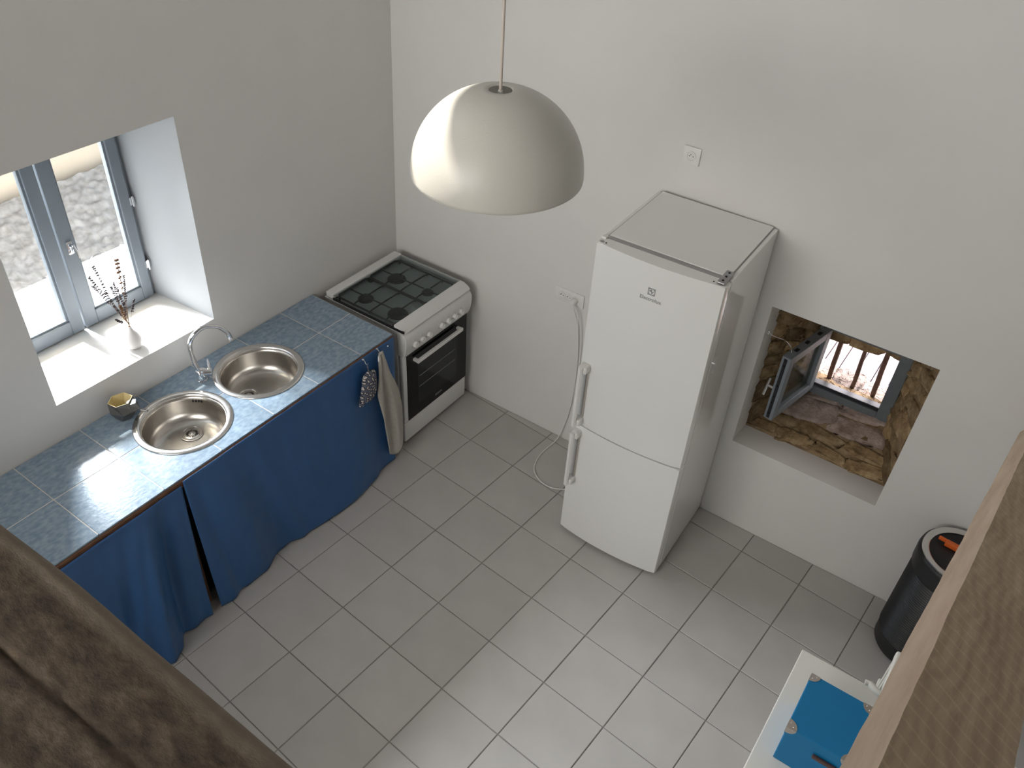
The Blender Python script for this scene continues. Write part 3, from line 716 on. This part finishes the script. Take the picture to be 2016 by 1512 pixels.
def thumb_f(u, v):
    a = u * 2 * PI; r = .020 * (1 if v < .7 else math.sqrt(max(0.02, 1 - ((v - .7) / .3) ** 2)))
    p = Vector((.680, -1.050, .70)).lerp(Vector((.672, -1.066, .615)), v)
    return (p.x + r * .7 * math.sin(a), p.y + r * math.cos(a), p.z)
obj('thumb', grid(16, 10, thumb_f), M['mitt'], mt, smooth=True, angle=180)
obj('hanging_loop', T([(.676, -1.002, .87), (.684, -1.008, .85), (.688, -1.004, .83)], .004, 8), M['mitt'], mt)

# ================================================================== VASE with dried flowers on the sill
vs = thing('bud_vase', (-.100, -1.795, 1.086), 'small white bottle-shaped vase on the sunlit window sill', 'vase')
bm = bmesh.new(); lathe(bm, [(0, .002), (.022, 0), (.030, .004), (.041, .020), (.045, .036), (.041, .054), (.028, .078), (.014, .098), (.0085, .112), (.009, .122), (.007, .122), (.0065, .11), (.012, .09), (0, .08)], 36)
obj('body', bm, M['ceramic'], vs, smooth=True, angle=180)
top = Vector((-.100, -1.795, 1.205))
tips = [(-.13, -1.862, 1.560, 'L'), (-.12, -1.900, 1.525, 'L'), (-.10, -1.905, 1.49, 'L'), (-.10, -1.765, 1.560, 'F'), (-.09, -1.757, 1.475, 'L'), (-.10, -1.825, 1.445, 'L'), (-.08, -1.850, 1.365, 'L'),
        (-.10, -1.738, 1.330, 'L'), (-.12, -1.748, 1.43, 'L'), (-.06, -1.868, 1.305, 'L'), (-.11, -1.855, 1.430, 'L'), (-.13, -1.793, 1.44, 'L'), (-.14, -1.78, 1.40, 'L'), (-.09, -1.815, 1.34, 'F'), (-.07, -1.805, 1.36, 'L')]
FL = ['upper of the two long lavender sprigs at the far left of the vase bunch', 'middle lavender sprig leaning furthest left over the pane', 'short thin lavender sprig hanging lowest at the left over the pane',
      'tallest stem, a brown dried flower spike rising above all others', 'lavender sprig just under the tall brown spike', 'upright lavender sprig crossing the lower rail of the sash', 'lavender sprig with its head against the bottom rail, left of centre',
      'lavender sprig standing apart at the right side of the bunch', 'forked lavender sprig right of the tall brown spike', 'lowest lavender sprig, drooping to the left above the sill', 'bent lavender sprig left of centre at mid height',
      'straight lavender sprig in the middle of the bunch', 'shorter straight lavender sprig in front of the middle', 'small brown curled flower at the heart of the bunch', 'dark short lavender sprig close behind the curled flower']
for k, (x, y, z, kd) in enumerate(tips):
    tip = Vector((x, y, z)); fs = tag(bpy.data.objects.new('dried_flower_stem', None), '', 'dried flower', 'dried stems in the vase'); COL.objects.link(fs); fs.location = top + Vector((0, 0, -.05))
    fs['label'] = FL[k]
    base = Vector((rnd.uniform(-.004, .004), rnd.uniform(-.004, .004), 0)); e = tip - Vector(fs.location)
    mid = base.lerp(e, .5) + Vector((rnd.uniform(-.01, .01), rnd.uniform(-.006, .006), .02))
    path = smooth_path([base, base.lerp(Vector((base.x * .5, base.y * .5, .06)), 1), mid, e], 5)
    obj('stalk', T(path, .0009 if kd == 'L' else .0014, 5), M['stem'], fs, smooth=True)
    bm = bmesh.new(); N = len(path)
    nb = 11 if kd == 'L' else 8
    for q in range(nb):
        t = 1 - q * (.028 if kd == 'L' else .045); p = path[0].lerp(path[-1], 0); f_ = t * (N - 1); i0 = min(int(f_), N - 2); p = path[i0].lerp(path[i0 + 1], f_ - i0)
        r = (.0036 if kd == 'L' else .0056) * rnd.uniform(.7, 1.2)
        for s_ in (-1, 1):
            mtx = Matrix.Translation(p + Vector((rnd.uniform(-.003, .003), s_ * r * .8, rnd.uniform(-.002, .002))))
            bmesh.ops.create_icosphere(bm, subdivisions=1, radius=r, matrix=mtx)
    obj('flower_head', bm, M['bud' if kd == 'L' else 'bud2'], fs, smooth=True)

# ================================================================== COOKER
ck = thing('gas_cooker', (.33, -.375, 0), 'white gas cooker with glass lid and black oven door in the corner', 'cooker')
def C(bm): return loc_(bm, ck)
ya, yb = -.678, -.075
bm = B(.035, .595, ya, yb, .03, .845, .006); obj('body', C(bm), M['white_enamel'], ck)
for x in (.09, .55):
    for y in (-.63, -.12):
        bm = bmesh.new(); lathe(bm, [(0, 0), (.02, 0), (.02, .03), (0, .03)], 16, (x, y, 0)); obj('foot', C(bm), M['grey_plastic'], ck)
# control panel with rounded shoulders
prof = [(.595, .70), (.640, .70), (.652, .725), (.664, .80), (.662, .835), (.648, .856), (.62, .868), (.595, .870)]
bm = PR([(p[0], p[1]) for p in prof], 'y', ya - .004, yb + .006); bmesh.ops.bevel(bm, geom=[e for e in bm.edges if abs(e.verts[0].co.y - e.verts[1].co.y) < 1e-6], offset=.006, segments=2, affect='EDGES')
panel = obj('control_panel', C(bm), M['white_enamel'], ck, smooth=True, angle=35)
obj('top_frame', C(B(.035, .600, ya, yb, .845, .868, .004)), M['white_enamel'], ck)
for y in (-.600, -.537, -.477, -.362, -.302, -.240, -.180):
    bm = bmesh.new(); lathe(bm, [(0, 0), (.0185, 0), (.0175, .014), (.015, .020), (0, .022)], 24)
    bmesh.ops.transform(bm, matrix=Matrix.Translation((.657, y, .765)) @ Matrix.Rotation(PI / 2 - .1, 4, 'Y'), verts=bm.verts)
    k = obj('knob', C(bm), M['white_plastic'], ck, smooth=True)
    obj('marker', C(B(.672, .678, y - .0012, y + .0012, .768, .780)), M['grey_plastic'], k)
# symbols over the knobs
bm = bmesh.new()
for y in (-.600, -.537, -.477, -.362, -.302, -.240, -.180):
    for dz in (.031,): box(bm, .6625, .6638, y - .007, y + .001, .765 + dz - .003, .765 + dz + .003)
    box(bm, .659, .6612, y - .026, y - .022, .755, .763)
obj('symbols', C(bm), M['grey_plastic'], panel)
# oven door
bm = B(.597, .628, ya + .002, yb - .002, .190, .694, .008, 3); door = obj('oven_door', C(bm), M['white_enamel'], ck, smooth=True)
obj('door_glass', C(B(.626, .6315, ya + .034, yb - .004, .194, .690, .002)), M['black_glass'], door)
obj('viewing_window', C(B(.6312, .6320, ya + .125, yb - .10, .27, .585, .0)), M['oven_window'], door)
bm = bmesh.new()
for z in (.40, .48): tube(bm, [(.6322, ya + .14, z), (.6322, yb - .12, z)], .0012, 6)
obj('rack_line', C(bm), M['grey_plastic'], door)
bm = bmesh.new(); box(bm, .655, .673, -.590, -.165, .622, .644, .003)
for y in (-.580, -.175): box(bm, .628, .658, y - .010, y + .010, .624, .642, .003)
obj('handle', C(bm), M['white_plastic'], door)
text('BOSCH', .020, Matrix.Translation(Vector((.6325, -.36, .235)) - ck.location) @ Matrix.Rotation(PI / 2, 4, 'Z') @ Matrix.Rotation(PI / 2, 4, 'X'), M['grey_plastic'], door, extr=.0003)
bm = B(.597, .626, ya + .002, yb - .002, .035, .184, .008, 3); obj('drawer', C(bm), M['white_enamel'], ck, smooth=True)
# hob
hob = obj('hob_plate', C(B(.095, .585, -.665, -.095, .866, .872, .002)), M['hob'], ck)
for (x, y, r) in ((.243, -.275, .047), (.247, -.552, .038), (.492, -.550, .050), (.482, -.272, .028)):
    bm = bmesh.new(); lathe(bm, [(0, 0), (r + .010, 0), (r + .008, .006), (r, .008), (r, .013), (r - .004, .017), (0, .018)], 32, (x, y, .871))
    obj('burner', C(bm), M['burner'], hob, smooth=True, angle=35)
bm = bmesh.new(); lathe(bm, [(0, 0), (.018, 0), (.018, .008), (0, .008)], 20, (.135, -.39, .871)); obj('vent_cap', C(bm), M['burner'], hob, smooth=True, angle=35)
def grate(y0, y1, cs):
    bm = bmesh.new(); z = .891; x0, x1 = .118, .572; R_ = .0056
    tube(bm, smooth_path([(x0, y0 + .02, z), (x0, y1 - .02, z)], 1), R_, 8); tube(bm, [(x1, y0 + .02, z), (x1, y1 - .02, z)], R_, 8)
    tube(bm, [(x0, y0 + .02, z), (x0 + .02, y0, z), (x1 - .02, y0, z), (x1, y0 + .02, z)], R_, 8)
    tube(bm, [(x0, y1 - .02, z), (x0 + .02, y1, z), (x1 - .02, y1, z), (x1, y1 - .02, z)], R_, 8)
    xm = (cs[0][0] + cs[1][0]) / 2
    tube(bm, smooth_path([(xm + .00, y0, z - .012), (xm, y0 + .03, z), (xm, y1 - .03, z), (xm, y1, z - .012)], 4), R_ * .8, 8)
    for (x, y) in cs:
        tube(bm, smooth_path([(x, y0, z - .012), (x, y0 + .02, z), (x, y - .030, z)], 4), R_ * .8, 8)
        tube(bm, smooth_path([(x, y1, z - .012), (x, y1 - .02, z), (x, y + .030, z)], 4), R_ * .8, 8)
        if x < xm: tube(bm, [(x0, y, z), (x - .03, y, z)], R_ * .8, 8); tube(bm, [(xm, y, z), (x + .03, y, z)], R_ * .8, 8)
        else: tube(bm, [(x1, y, z), (x + .03, y, z)], R_ * .8, 8); tube(bm, [(xm, y, z), (x - .03, y, z)], R_ * .8, 8)
    for x in (x0 + .02, x1 - .02):
        for y in (y0, y1): tube(bm, [(x, y, z), (x, y, .871)], R_, 6)
    return obj('pan_support', C(bm), M['iron'], hob, smooth=True)
grate(-.655, -.395, [(.247, -.552), (.492, -.550)]); grate(-.385, -.130, [(.243, -.275), (.482, -.272)])
lid = obj('glass_lid', C(B(.105, .584, -.672, -.085, .898, .903, .001)), M['lid_glass'], ck)
obj('rear_trim', C(B(.055, .112, -.680, -.080, .880, .912, .004)), M['white_enamel'], lid)
obj('end_strip', C(B(.105, .584, -.090, -.079, .870, .906, .002)), M['grey_plastic'], lid)
prof = [(.580, .892), (.580, .908), (.612, .905), (.640, .892), (.655, .874), (.650, .870), (.615, .884)]
bm = PR(prof, 'y', -.682, -.082); obj('front_trim', C(bm), M['white_enamel'], lid, smooth=True, angle=30)
obj('lid_seal', C(B(.112, .655, -.684, -.679, .876, .893, .001)), M['black_plastic'], lid)

# ================================================================== FRIDGE
fr_ = thing('fridge_freezer', (2.021, -.018, 0), 'tall white two-door fridge freezer standing against the wall', 'fridge', rz=math.radians(1.6))
hw = .2985; FH = 1.852
bm = B(-hw, hw, -.545, 0, .02, FH - .006, .004); obj('cabinet', bm, M['fridge_white'], fr_)
bm = B(-hw + .022, hw - .022, -.533, -.0, FH - .006, FH, .002); obj('top_panel', bm, M['fridge_white'], fr_)
obj('seam', B(-hw + .016, hw - .016, -.537, .0, FH - .0065, FH - .0055), M['grey_plastic'], fr_)
obj('vent_strip', B(-hw + .03, hw - .03, -.556, -.536, FH - .012, FH - .002), M['grey_plastic'], fr_)
obj('gasket', B(-hw + .008, hw - .008, -.556, -.544, .05, FH - .02), M['grey_plastic'], fr_)
def door_bm(z0, z1):
    n = 16; poly = [(-hw, -.556), (-hw, -.600)]
    for k in range(n + 1):
        s = -1 + 2 * k / n; poly.append((s * (hw - .004), -.612 - .026 * (1 - s * s)))
    poly += [(hw, -.600), (hw, -.556)]
    bm = PR(poly, 'z', z0, z1)
    bmesh.ops.bevel(bm, geom=[e for e in bm.edges if abs(e.verts[0].co.z - e.verts[1].co.z) < 1e-6], offset=.005, segments=3, affect='EDGES'); return bm
up = obj('upper_door', door_bm(.818, FH - .004), M['fridge_white'], fr_, smooth=True, angle=35)
lo = obj('lower_door', door_bm(.022, .810), M['fridge_white'], fr_, smooth=True, angle=35)
obj('plinth', B(-hw + .01, hw - .01, -.55, -.02, .0, .022), M['black_plastic'], fr_)
def fhandle(z0, z1, parent):
    bm = bmesh.new(); x = -hw + .030; yy = -.668
    prof = [(x - .013, yy + .006), (x - .008, yy - .008), (x + .006, yy - .012), (x + .013, yy - .004), (x + .010, yy + .006)]
    prism(bm, prof, 'z', z0, z1)
    o = obj('handle', bm, M['white_plastic'], parent, smooth=True, angle=50)
    for a, b in ((z0, z0 + .038), (z1 - .038, z1)):
        obj('bracket', B(x - .015, x + .030, -.664, -.612, a, b, .008, 3), M['white_plastic'], o, smooth=True)
    obj('inner_grip', B(x + .016, x + .026, -.634, -.615, z0 + .04, z1 - .04, .003), M['corner_metal'], o)
fhandle(.835, 1.205, up); fhandle(.415, .785, lo)
# hinges
hg = obj('top_hinge', B(hw - .045, hw - .010, -.612, -.500, FH, FH + .010, .003), M['zinc'], fr_)
for y in (-.52, -.555, -.59):
    bm = bmesh.new(); lathe(bm, [(0, 0), (.005, 0), (.005, .002), (0, .002)], 12, (hw - .027, y, FH + .010)); obj('screw', bm, M['hole'], hg)
obj('hinge_cover', B(-hw + .004, -hw + .026, -.575, -.548, FH - .008, FH + .006, .004), M['white_plastic'], fr_, smooth=True)
for x, y, r in ((-hw + .042, -.600, .004), (-hw + .022, -.598, .010), (hw - .06, -.598, .004)):
    bm = bmesh.new(); lathe(bm, [(0, 0), (r, 0), (r, .0012), (0, .0012)], 14, (x, y, FH - .0042)); obj('screw_hole', bm, M['grey_plastic' if r > .005 else 'hole'], up)
# badge and lettering
bd = Matrix.Rotation(PI / 2, 4, 'X')
yb_ = -.6385
bm = bmesh.new()
def dplate(bm, x0, x1, z0, z1): box(bm, x0, x1, yb_ - .0008, yb_ + .002, z0, z1)
s_ = .017; cz = 1.722
# emblem: square outline with a white disc and a dark fold inside
def badge_part(segs):
    bm = bmesh.new()
    for poly in segs: prism(bm, poly, 'y', yb_ - .0009, yb_ + .001)
    return bm
N = 24; polys = []
for k in range(N):      # square minus disc, as wedge quads
    a0, a1 = 2 * PI * k / N + PI / 4, 2 * PI * (k + 1) / N + PI / 4
    def sq(a):
        c, s = math.cos(a), math.sin(a); q = s_ / max(abs(c), abs(s)); return (q * c, cz + q * s)
    def di(a): return (.0145 * math.cos(a), cz + .0145 * math.sin(a))
    polys.append([di(a0), sq(a0), sq(a1), di(a1)])
polys.append([(-.0145, cz), (0.0, cz + .0135), (.0015, cz)]); polys.append([(.0015, cz), (.0, cz - .0135), (.0125, cz + .006), (.004, cz + .001)])
polys.append([(-.001, cz + .0145), (.001, cz + .0145), (.001, cz - .0145), (-.001, cz - .0145)])
obj('emblem', badge_part(polys), M['logo'], up)
text('Electrolux', .0245, Matrix.Translation((0, yb_ - .0003, 1.684)) @ bd, M['logo'], up)

# ================================================================== SOCKETS AND CABLE
def socket(x, z, dx, n, label, group, rot=0):
    """French outlets: n wells side by side on a plate"""
    w = dx * n; t = thing('power_socket', (x, 0, z), label, 'socket', group)
    obj('plate', B(-w / 2, w / 2, -.010, 0, -.0425, .0425, .004, 2), M['white_plastic'], t, smooth=True)
    for k in range(n):
        cx = -w / 2 + dx * (k + .5)
        if n > 1: cx = -.045 + k * .043
        bm = bmesh.new(); R_ = .0195
        lathe(bm, [(R_ + .003, 0), (R_ + .003, .003), (R_, .003), (R_ - .001, -.0005), (0, -.0005)], 32)
        bmesh.ops.transform(bm, matrix=Matrix.Translation((cx, -.0102, 0)) @ Matrix.Rotation(PI / 2, 4, 'X'), verts=bm.verts)
        wl_ = obj('socket_well', bm, M['ceramic'], t, smooth=True, angle=40)
        for px in (-.0095, .0095):
            bm = bmesh.new(); lathe(bm, [(0, 0), (.0024, 0), (.0024, .001), (0, .001)], 12)
            bmesh.ops.transform(bm, matrix=Matrix.Translation((cx + px, -.0105, -.001)) @ Matrix.Rotation(PI / 2, 4, 'X'), verts=bm.verts); obj('hole', bm, M['hole'], wl_)
        bm = T([(cx, -.010, .010), (cx, -.020, .010)], .0024, 8); obj('earth_pin', bm, M['chrome'], wl_, smooth=True)
    return t
socket(1.845, 2.053, .085, 1, 'single white socket high on the wall above the fridge', None)
socket(1.293, 1.048, .064, 3, 'triple white socket strip on the wall left of the fridge', None)
plug = bmesh.new(); lathe(plug, [(0, 0), (.0185, 0), (.0185, .022), (.012, .032), (0, .033)], 24)
bmesh.ops.transform(plug, matrix=Matrix.Translation((1.334, -.013, 1.046)) @ Matrix.Rotation(PI / 2, 4, 'X'), verts=plug.verts)
cable = thing('power_cable', (1.334, 0, 1.046), 'white plug and power cable running from the socket strip down behind the fridge', 'cable')
obj('plug', loc_(plug, cable), M['white_plastic'], cable, smooth=True)
pts = [(1.340, -.045, 1.040), (1.352, -.040, 1.00), (1.372, -.016, .90), (1.392, -.010, .70), (1.398, -.010, .50), (1.388, -.012, .28), (1.352, -.02, .07), (1.340, -.07, .010), (1.331, -.17, .005), (1.337, -.26, .005), (1.374, -.355, .005), (1.455, -.410, .005), (1.54, -.415, .005), (1.62, -.37, .005), (1.69, -.30, .005)]
obj('cord', loc_(T(smooth_path(pts, 8), .0036, 8), cable), M['white_plastic'], cable, smooth=True)
pts = [(1.350, -.040, 1.03), (1.385, -.030, .95), (1.405, -.010, .80), (1.412, -.009, .60), (1.405, -.010, .40), (1.42, -.012, .25), (1.50, -.012, .12), (1.66, -.012, .06), (1.71, -.012, .05)]
obj('cord', loc_(T(smooth_path(pts, 8), .0030, 8), cable), M['white_plastic'], cable, smooth=True)

# ================================================================== PENDANT LAMP
lc = Vector((1.996, -1.768, 2.65)); R = .232
lamp = thing('pendant_lamp', lc, 'large cream dome pendant lamp hanging in the middle of the room', 'lamp')
Hh = .222; prof = []
n = 26
for k in range(n + 1):
    a = (PI / 2) * k / n; r = R * math.sin(a) ** .94 if a > 0 else 0; z = Hh * math.cos(a)
    if r >= .034: prof.append((r, z))
prof = [(.034, prof[0][1] + .002)] + prof
prof += [(R - .001, -.008)]
inner = [(r - .004, z - .003) for r, z in prof[::-1]]
bm = bmesh.new(); lathe(bm, prof + inner, 96, closed=True); obj('shade', bm, M['lamp_shade'], lamp, smooth=True, angle=50)
bm = bmesh.new(); lathe(bm, [(0, .180), (.032, .180), (.033, .187), (0, .189)], 32); obj('top_plate', bm, M['zinc'], lamp, smooth=True, angle=40)
bm = bmesh.new(); lathe(bm, [(0, .187), (.009, .187), (.009, .201), (.006, .217), (0, .217)], 16); obj('cord_grip', bm, M['white_plastic'], lamp, smooth=True)
bm = bmesh.new(); lathe(bm, [(0, .18), (.022, .18), (.022, .12), (.018, .11), (0, .11)], 20); obj('bulb_holder', bm, M['white_plastic'], lamp, smooth=True)
bm = bmesh.new(); lathe(bm, [(0, .01), (.018, .016), (.03, .04), (.028, .07), (.014, .10), (.013, .115), (0, .115)], 24); obj('bulb', bm, M['ceramic'], lamp, smooth=True)
obj('cord', T([(0, 0, .205), (.0, 0, RZ - lc.z)], .0042, 10), M['cord'], lamp, smooth=True)

# ================================================================== WASTE BIN
bn = thing('waste_bin', (3.583, -.204, 0), 'black ribbed waste bin with silver rim and orange latch against the wall', 'bin')
rb = .176; BT = .70
bm = bmesh.new(); lathe(bm, [(0, .012), (rb * .96, .012), (rb * .985, .02), (rb, .11), (0, .11)], 64); obj('base', bm, M['black_plastic'], bn, smooth=True, angle=40)
bm = bmesh.new(); prof = []; nr = 34
for k in range(nr):
    z = .11 + k * (BT - .22) / nr; h = (BT - .22) / nr; prof += [(rb - .001, z), (rb + .0035, z + h * .5)]
prof += [(rb, BT - .11)]
lathe(bm, prof, 72); obj('ribbed_body', bm, M['black_plastic'], bn, smooth=True, angle=60)
bm = bmesh.new(); lathe(bm, [(rb, BT - .11), (rb + .008, BT - .105), (rb + .010, BT - .03), (rb + .006, BT - .008), (rb - .004, BT)], 64); obj('collar', bm, M['black_plastic'], bn, smooth=True, angle=50)
bm = bmesh.new(); lathe(bm, [(rb - .002, BT - .002), (rb - .004, BT + .004), (rb - .024, BT + .006), (rb - .034, BT), (rb - .02, BT - .008)], 72, closed=True); obj('rim', bm, M['steel_rim'], bn, smooth=True, angle=50)
bm = bmesh.new(); lathe(bm, [(rb - .030, BT), (rb - .036, BT - .006), (0, BT - .002)], 64); obj('lid', bm, M['black_plastic'], bn, smooth=True, angle=40)
mt_ = Matrix.Translation((0, .02, 0)) @ Matrix.Rotation(math.radians(-6), 4, 'Z')
bm = bmesh.new(); box(bm, -.085, .10, -.012, .016, BT - .002, BT + .024, .004, mtx=mt_); box(bm, -.118, -.08, .004, .016, BT + .004, BT + .022, .003, mtx=mt_)
obj('latch', bm, M['orange'], bn, smooth=True)
for a in (200, 265, 20, 110):
    bm = bmesh.new(); lathe(bm, [(0, 0), (.014, 0), (.014, .013), (0, .013)], 12, (rb * .84 * math.cos(math.radians(a)), rb * .84 * math.sin(math.radians(a)), 0)); obj('foot', bm, M['black_plastic'], bn)

# ================================================================== TABLE, BOX, CHAIR
tb = thing('table', (3.72, -1.72, 0), 'white painted table carrying a blue box, in the near right corner', 'table')
def Tb(bm): return loc_(bm, tb)
obj('tabletop', Tb(B(3.160, 4.28, -2.28, -1.165, .722, .750, .004)), M['white_paint'], tb)
for x, y in ((3.22, -1.23), (4.22, -1.23), (3.22, -2.22), (4.22, -2.22)):
    obj('leg', Tb(B(x - .022, x + .022, y - .022, y + .022, 0, .722, .003)), M['white_paint'], tb)
for a in ((3.24, 4.20, -1.24, -1.22), (3.24, 4.20, -2.23, -2.21)): obj('apron', Tb(B(*a, .64, .722)), M['white_paint'], tb)
for a in ((3.21, 3.23, -2.2, -1.25), (4.21, 4.23, -2.2, -1.25)): obj('apron', Tb(B(*a, .64, .722)), M['white_paint'], tb)
bx = thing('storage_box', (3.337, -1.535, .750), 'bright blue card box with metal corners lying on the white table', 'box')
BX0, BX1, BY0, BY1, BH = 3.226, 3.448, -1.665, -1.415, .215
def Bx(bm): return loc_(bm, bx)
obj('body', Bx(B(BX0 + .003, BX1 - .003, BY0 + .003, BY1 - .003, .750, .750 + BH - .012, .002)), M['box_blue'], bx)
obj('lid', Bx(B(BX0, BX1, BY0, BY1, .750 + BH - .048, .750 + BH, .003)), M['box_blue'], bx)
for (x, y, sx, sy) in ((BX0, BY1, 1, -1), (BX0, BY0, 1, 1), (BX1, BY0, -1, 1), (BX1, BY1, -1, -1)):
    bm = bmesh.new(); zt = .750 + BH; r = .034
    fan = [(x - sx * .001, y - sy * .001)] + [(x + sx * r * math.cos(a), y + sy * r * math.sin(a)) for a in [PI / 2 * k / 8 for k in range(9)]]
    prism(bm, fan, 'z', zt - .0005, zt + .0015)
    fanx = [(y - sy * .001, zt + .001)] + [(y + sy * r * math.cos(a), zt - r * math.sin(a)) for a in [PI / 2 * k / 8 for k in range(9)]]
    prism(bm, fanx, 'x', x - sx * .0015, x + sx * .0005)
    fany = [(x - sx * .001, zt + .001)] + [(x + sx * r * math.cos(a), zt - r * math.sin(a)) for a in [PI / 2 * k / 8 for k in range(9)]]
    prism(bm, fany, 'y', y - sy * .0015, y + sy * .0005)
    o = obj('metal_corner', Bx(bm), M['corner_metal'], bx)
    for dx, dy in ((.008, .020), (.020, .008)):
        b2 = bmesh.new(); bmesh.ops.create_uvsphere(b2, u_segments=8, v_segments=6, radius=.003)
        for v in b2.verts: v.co += Vector((x + sx * dx * 1, y + sy * dy, zt + .001))
        obj('rivet', Bx(b2), M['chrome'], o, smooth=True)
bm = B(3.345, 3.375, BY0 - .006, BY0, .750 + BH - .070, .750 + BH - .058, .002); obj('strap', Bx(B(3.335, 3.42, BY0 - .012, BY0, .750 + BH - .074, .750 + BH - .060, .003)), M['leather'], bx); bm.free()

ch = thing('chair', (3.64, -1.18, 0), 'narrow white chair beyond the table, mostly hidden by the sawn board', 'chair')
def Ch(bm): return loc_(bm, ch)
obj('seat', Ch(B(3.475, 3.83, -1.150, -.86, .435, .455, .008)), M['white_paint'], ch)
for x, y in ((3.50, -1.13), (3.80, -1.13), (3.50, -.89), (3.80, -.89)): obj('leg', Ch(T([(x, y, 0), (x, y, .436)], [.012, .015], 10)), M['white_paint'], ch, smooth=True)
for y in (-1.145, -1.08): obj('back_post', Ch(B(3.462, 3.484, y - .012, y + .012, .44, .88, .003)), M['white_paint'], ch)
obj('top_rail', Ch(B(3.458, 3.486, -1.292, -1.070, .865, .905, .009, 3)), M['white_paint'], ch, smooth=True)
bm = T(smooth_path([(3.400, -1.268, .884), (3.418, -1.266, .885), (3.440, -1.278, .885), (3.465, -1.284, .885)], 5), [.011] * 5 + [.013] * 11, 10)
obj('rail_end', Ch(bm), M['white_paint'], ch, smooth=True)

# ================================================================== BEAMS in the foreground
def beam(x0, x1, y0, y1, z0, z1, nl, axis, amp, rough_edge, rag=0.0):
    """rounded, uneven beam: cross-section ring swept along its axis"""
    prof = []; r = rough_edge
    w, h = (y1 - y0, z1 - z0) if axis == 'x' else (x1 - x0, z1 - z0)
    def arc(cx, cy, a0):
        for k in range(5):
            a = a0 + PI / 2 * k / 4; prof.append((cx + r * math.cos(a), cy + r * math.sin(a)))
    def line(p, q, n_):
        for k in range(1, n_): prof.append((p[0] + (q[0] - p[0]) * k / n_, p[1] + (q[1] - p[1]) * k / n_))
    arc(w - r, h - r, 0); line((w - r, h), (r, h), 44); arc(r, h - r, PI / 2); line((0, h - r), (0, r), 12); arc(r, r, PI); line((r, 0), (w - r, 0), 8); arc(w - r, r, 1.5 * PI); line((w, r), (w, h - r), 12)
    L = (x1 - x0) if axis == 'x' else (y1 - y0)
    bm = bmesh.new(); rings = []
    for i in range(nl + 1):
        s = L * i / nl; ring = []
        for (a, b) in prof:
            p = (x0 + s, y0 + a, z0 + b) if axis == 'x' else (x0 + a, y0 + s, z0 + b); p = Vector(p)
            c = Vector((x0 + s, y0 + w / 2, z0 + h / 2)) if axis == 'x' else Vector((x0 + w / 2, y0 + s, z0 + h / 2)); d = (p - c).normalized()
            q = Vector((p.x * .6, p.y * 3, p.z * 3)) if axis == 'x' else Vector((p.x * 3, p.y * .6, p.z * 3))
            k = noise.noise(q * 2.2) * amp + noise.noise(q * 9) * amp * .35
            if rag:
                t = b / h                                  # splits along the grain on the top face
                for (c0, fr2, dep, wd) in ((.30, 3.1, .016, .006), (.62, 2.1, .008, .004)):
                    pos = w * c0 + .018 * noise.noise(Vector((s * fr2, c0 * 9, 0)))
                    if b > h - .002: k -= dep * math.exp(-((a - pos) / wd) ** 2) * max(0, min(1, .7 + 1.6 * noise.noise(Vector((s * 2.4, c0 * 20, 5)))))
            ring.append(bm.verts.new(p + d * k))
        rings.append(ring)
    n_ = len(prof)
    for a, b in zip(rings, rings[1:]):
        for k in range(n_): bm.faces.new((a[k], a[(k + 1) % n_], b[(k + 1) % n_], b[k]))
    bm.faces.new(rings[0]); bm.faces.new(rings[-1][::-1])
    return bm
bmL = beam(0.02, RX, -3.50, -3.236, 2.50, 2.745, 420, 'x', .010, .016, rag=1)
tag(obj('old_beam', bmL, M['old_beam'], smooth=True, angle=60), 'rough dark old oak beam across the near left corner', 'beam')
P0 = Vector((3.283, -2.764, 2.561)); dd = Vector((.087, .908, -.409)).normalized(); uu = Vector((.910, -.240, -.338)).normalized(); uu = (uu - dd * uu.dot(dd)).normalized(); nn = uu.cross(dd)
if nn.z < 0: nn = -nn
BW, BT0 = .172, .086
def board_pt(s, a, b):
    k = noise.noise(Vector((s * 3, a * 20, b * 20))) * .0012 + noise.noise(Vector((s * 14, a * 30, b * 30))) * .0008
    th = BT0 * (1 + JT * (s + 0.1))
    return P0 + dd * s + uu * (a * BW + k) + nn * (b * th + k)
JT = 0.05
prof = [(k / 20, 1) for k in range(21)] + [(1, 1 - k / 8) for k in range(1, 9)] + [(1 - k / 8, 0) for k in range(1, 9)] + [(0, k / 8) for k in range(1, 8)]
bm = bmesh.new(); rings = []
for i in range(261):
    s_ = -.42 + (2.98 + .42) * i / 260; rings.append([bm.verts.new(board_pt(s_, a, b)) for a, b in prof])
for a, b in zip(rings, rings[1:]):
    for k in range(len(prof)): bm.faces.new((a[k], a[(k + 1) % len(prof)], b[(k + 1) % len(prof)], b[k]))
bm.faces.new(rings[0]); bm.faces.new(rings[-1][::-1])
inv = Matrix((uu, dd, nn)).transposed().to_4x4(); inv.translation = P0
bm.transform(inv.inverted())
bd_ = obj('sawn_board', bm, M['joist'], smooth=True, angle=50); bd_.matrix_world = inv
bd_.data.materials.append(M['board_side'])
for p in bd_.data.polygons:
    if abs(p.normal.x) > .7: p.material_index = 1
tag(bd_, 'thick pale sawn board with saw marks sloping down along the right edge', 'beam')
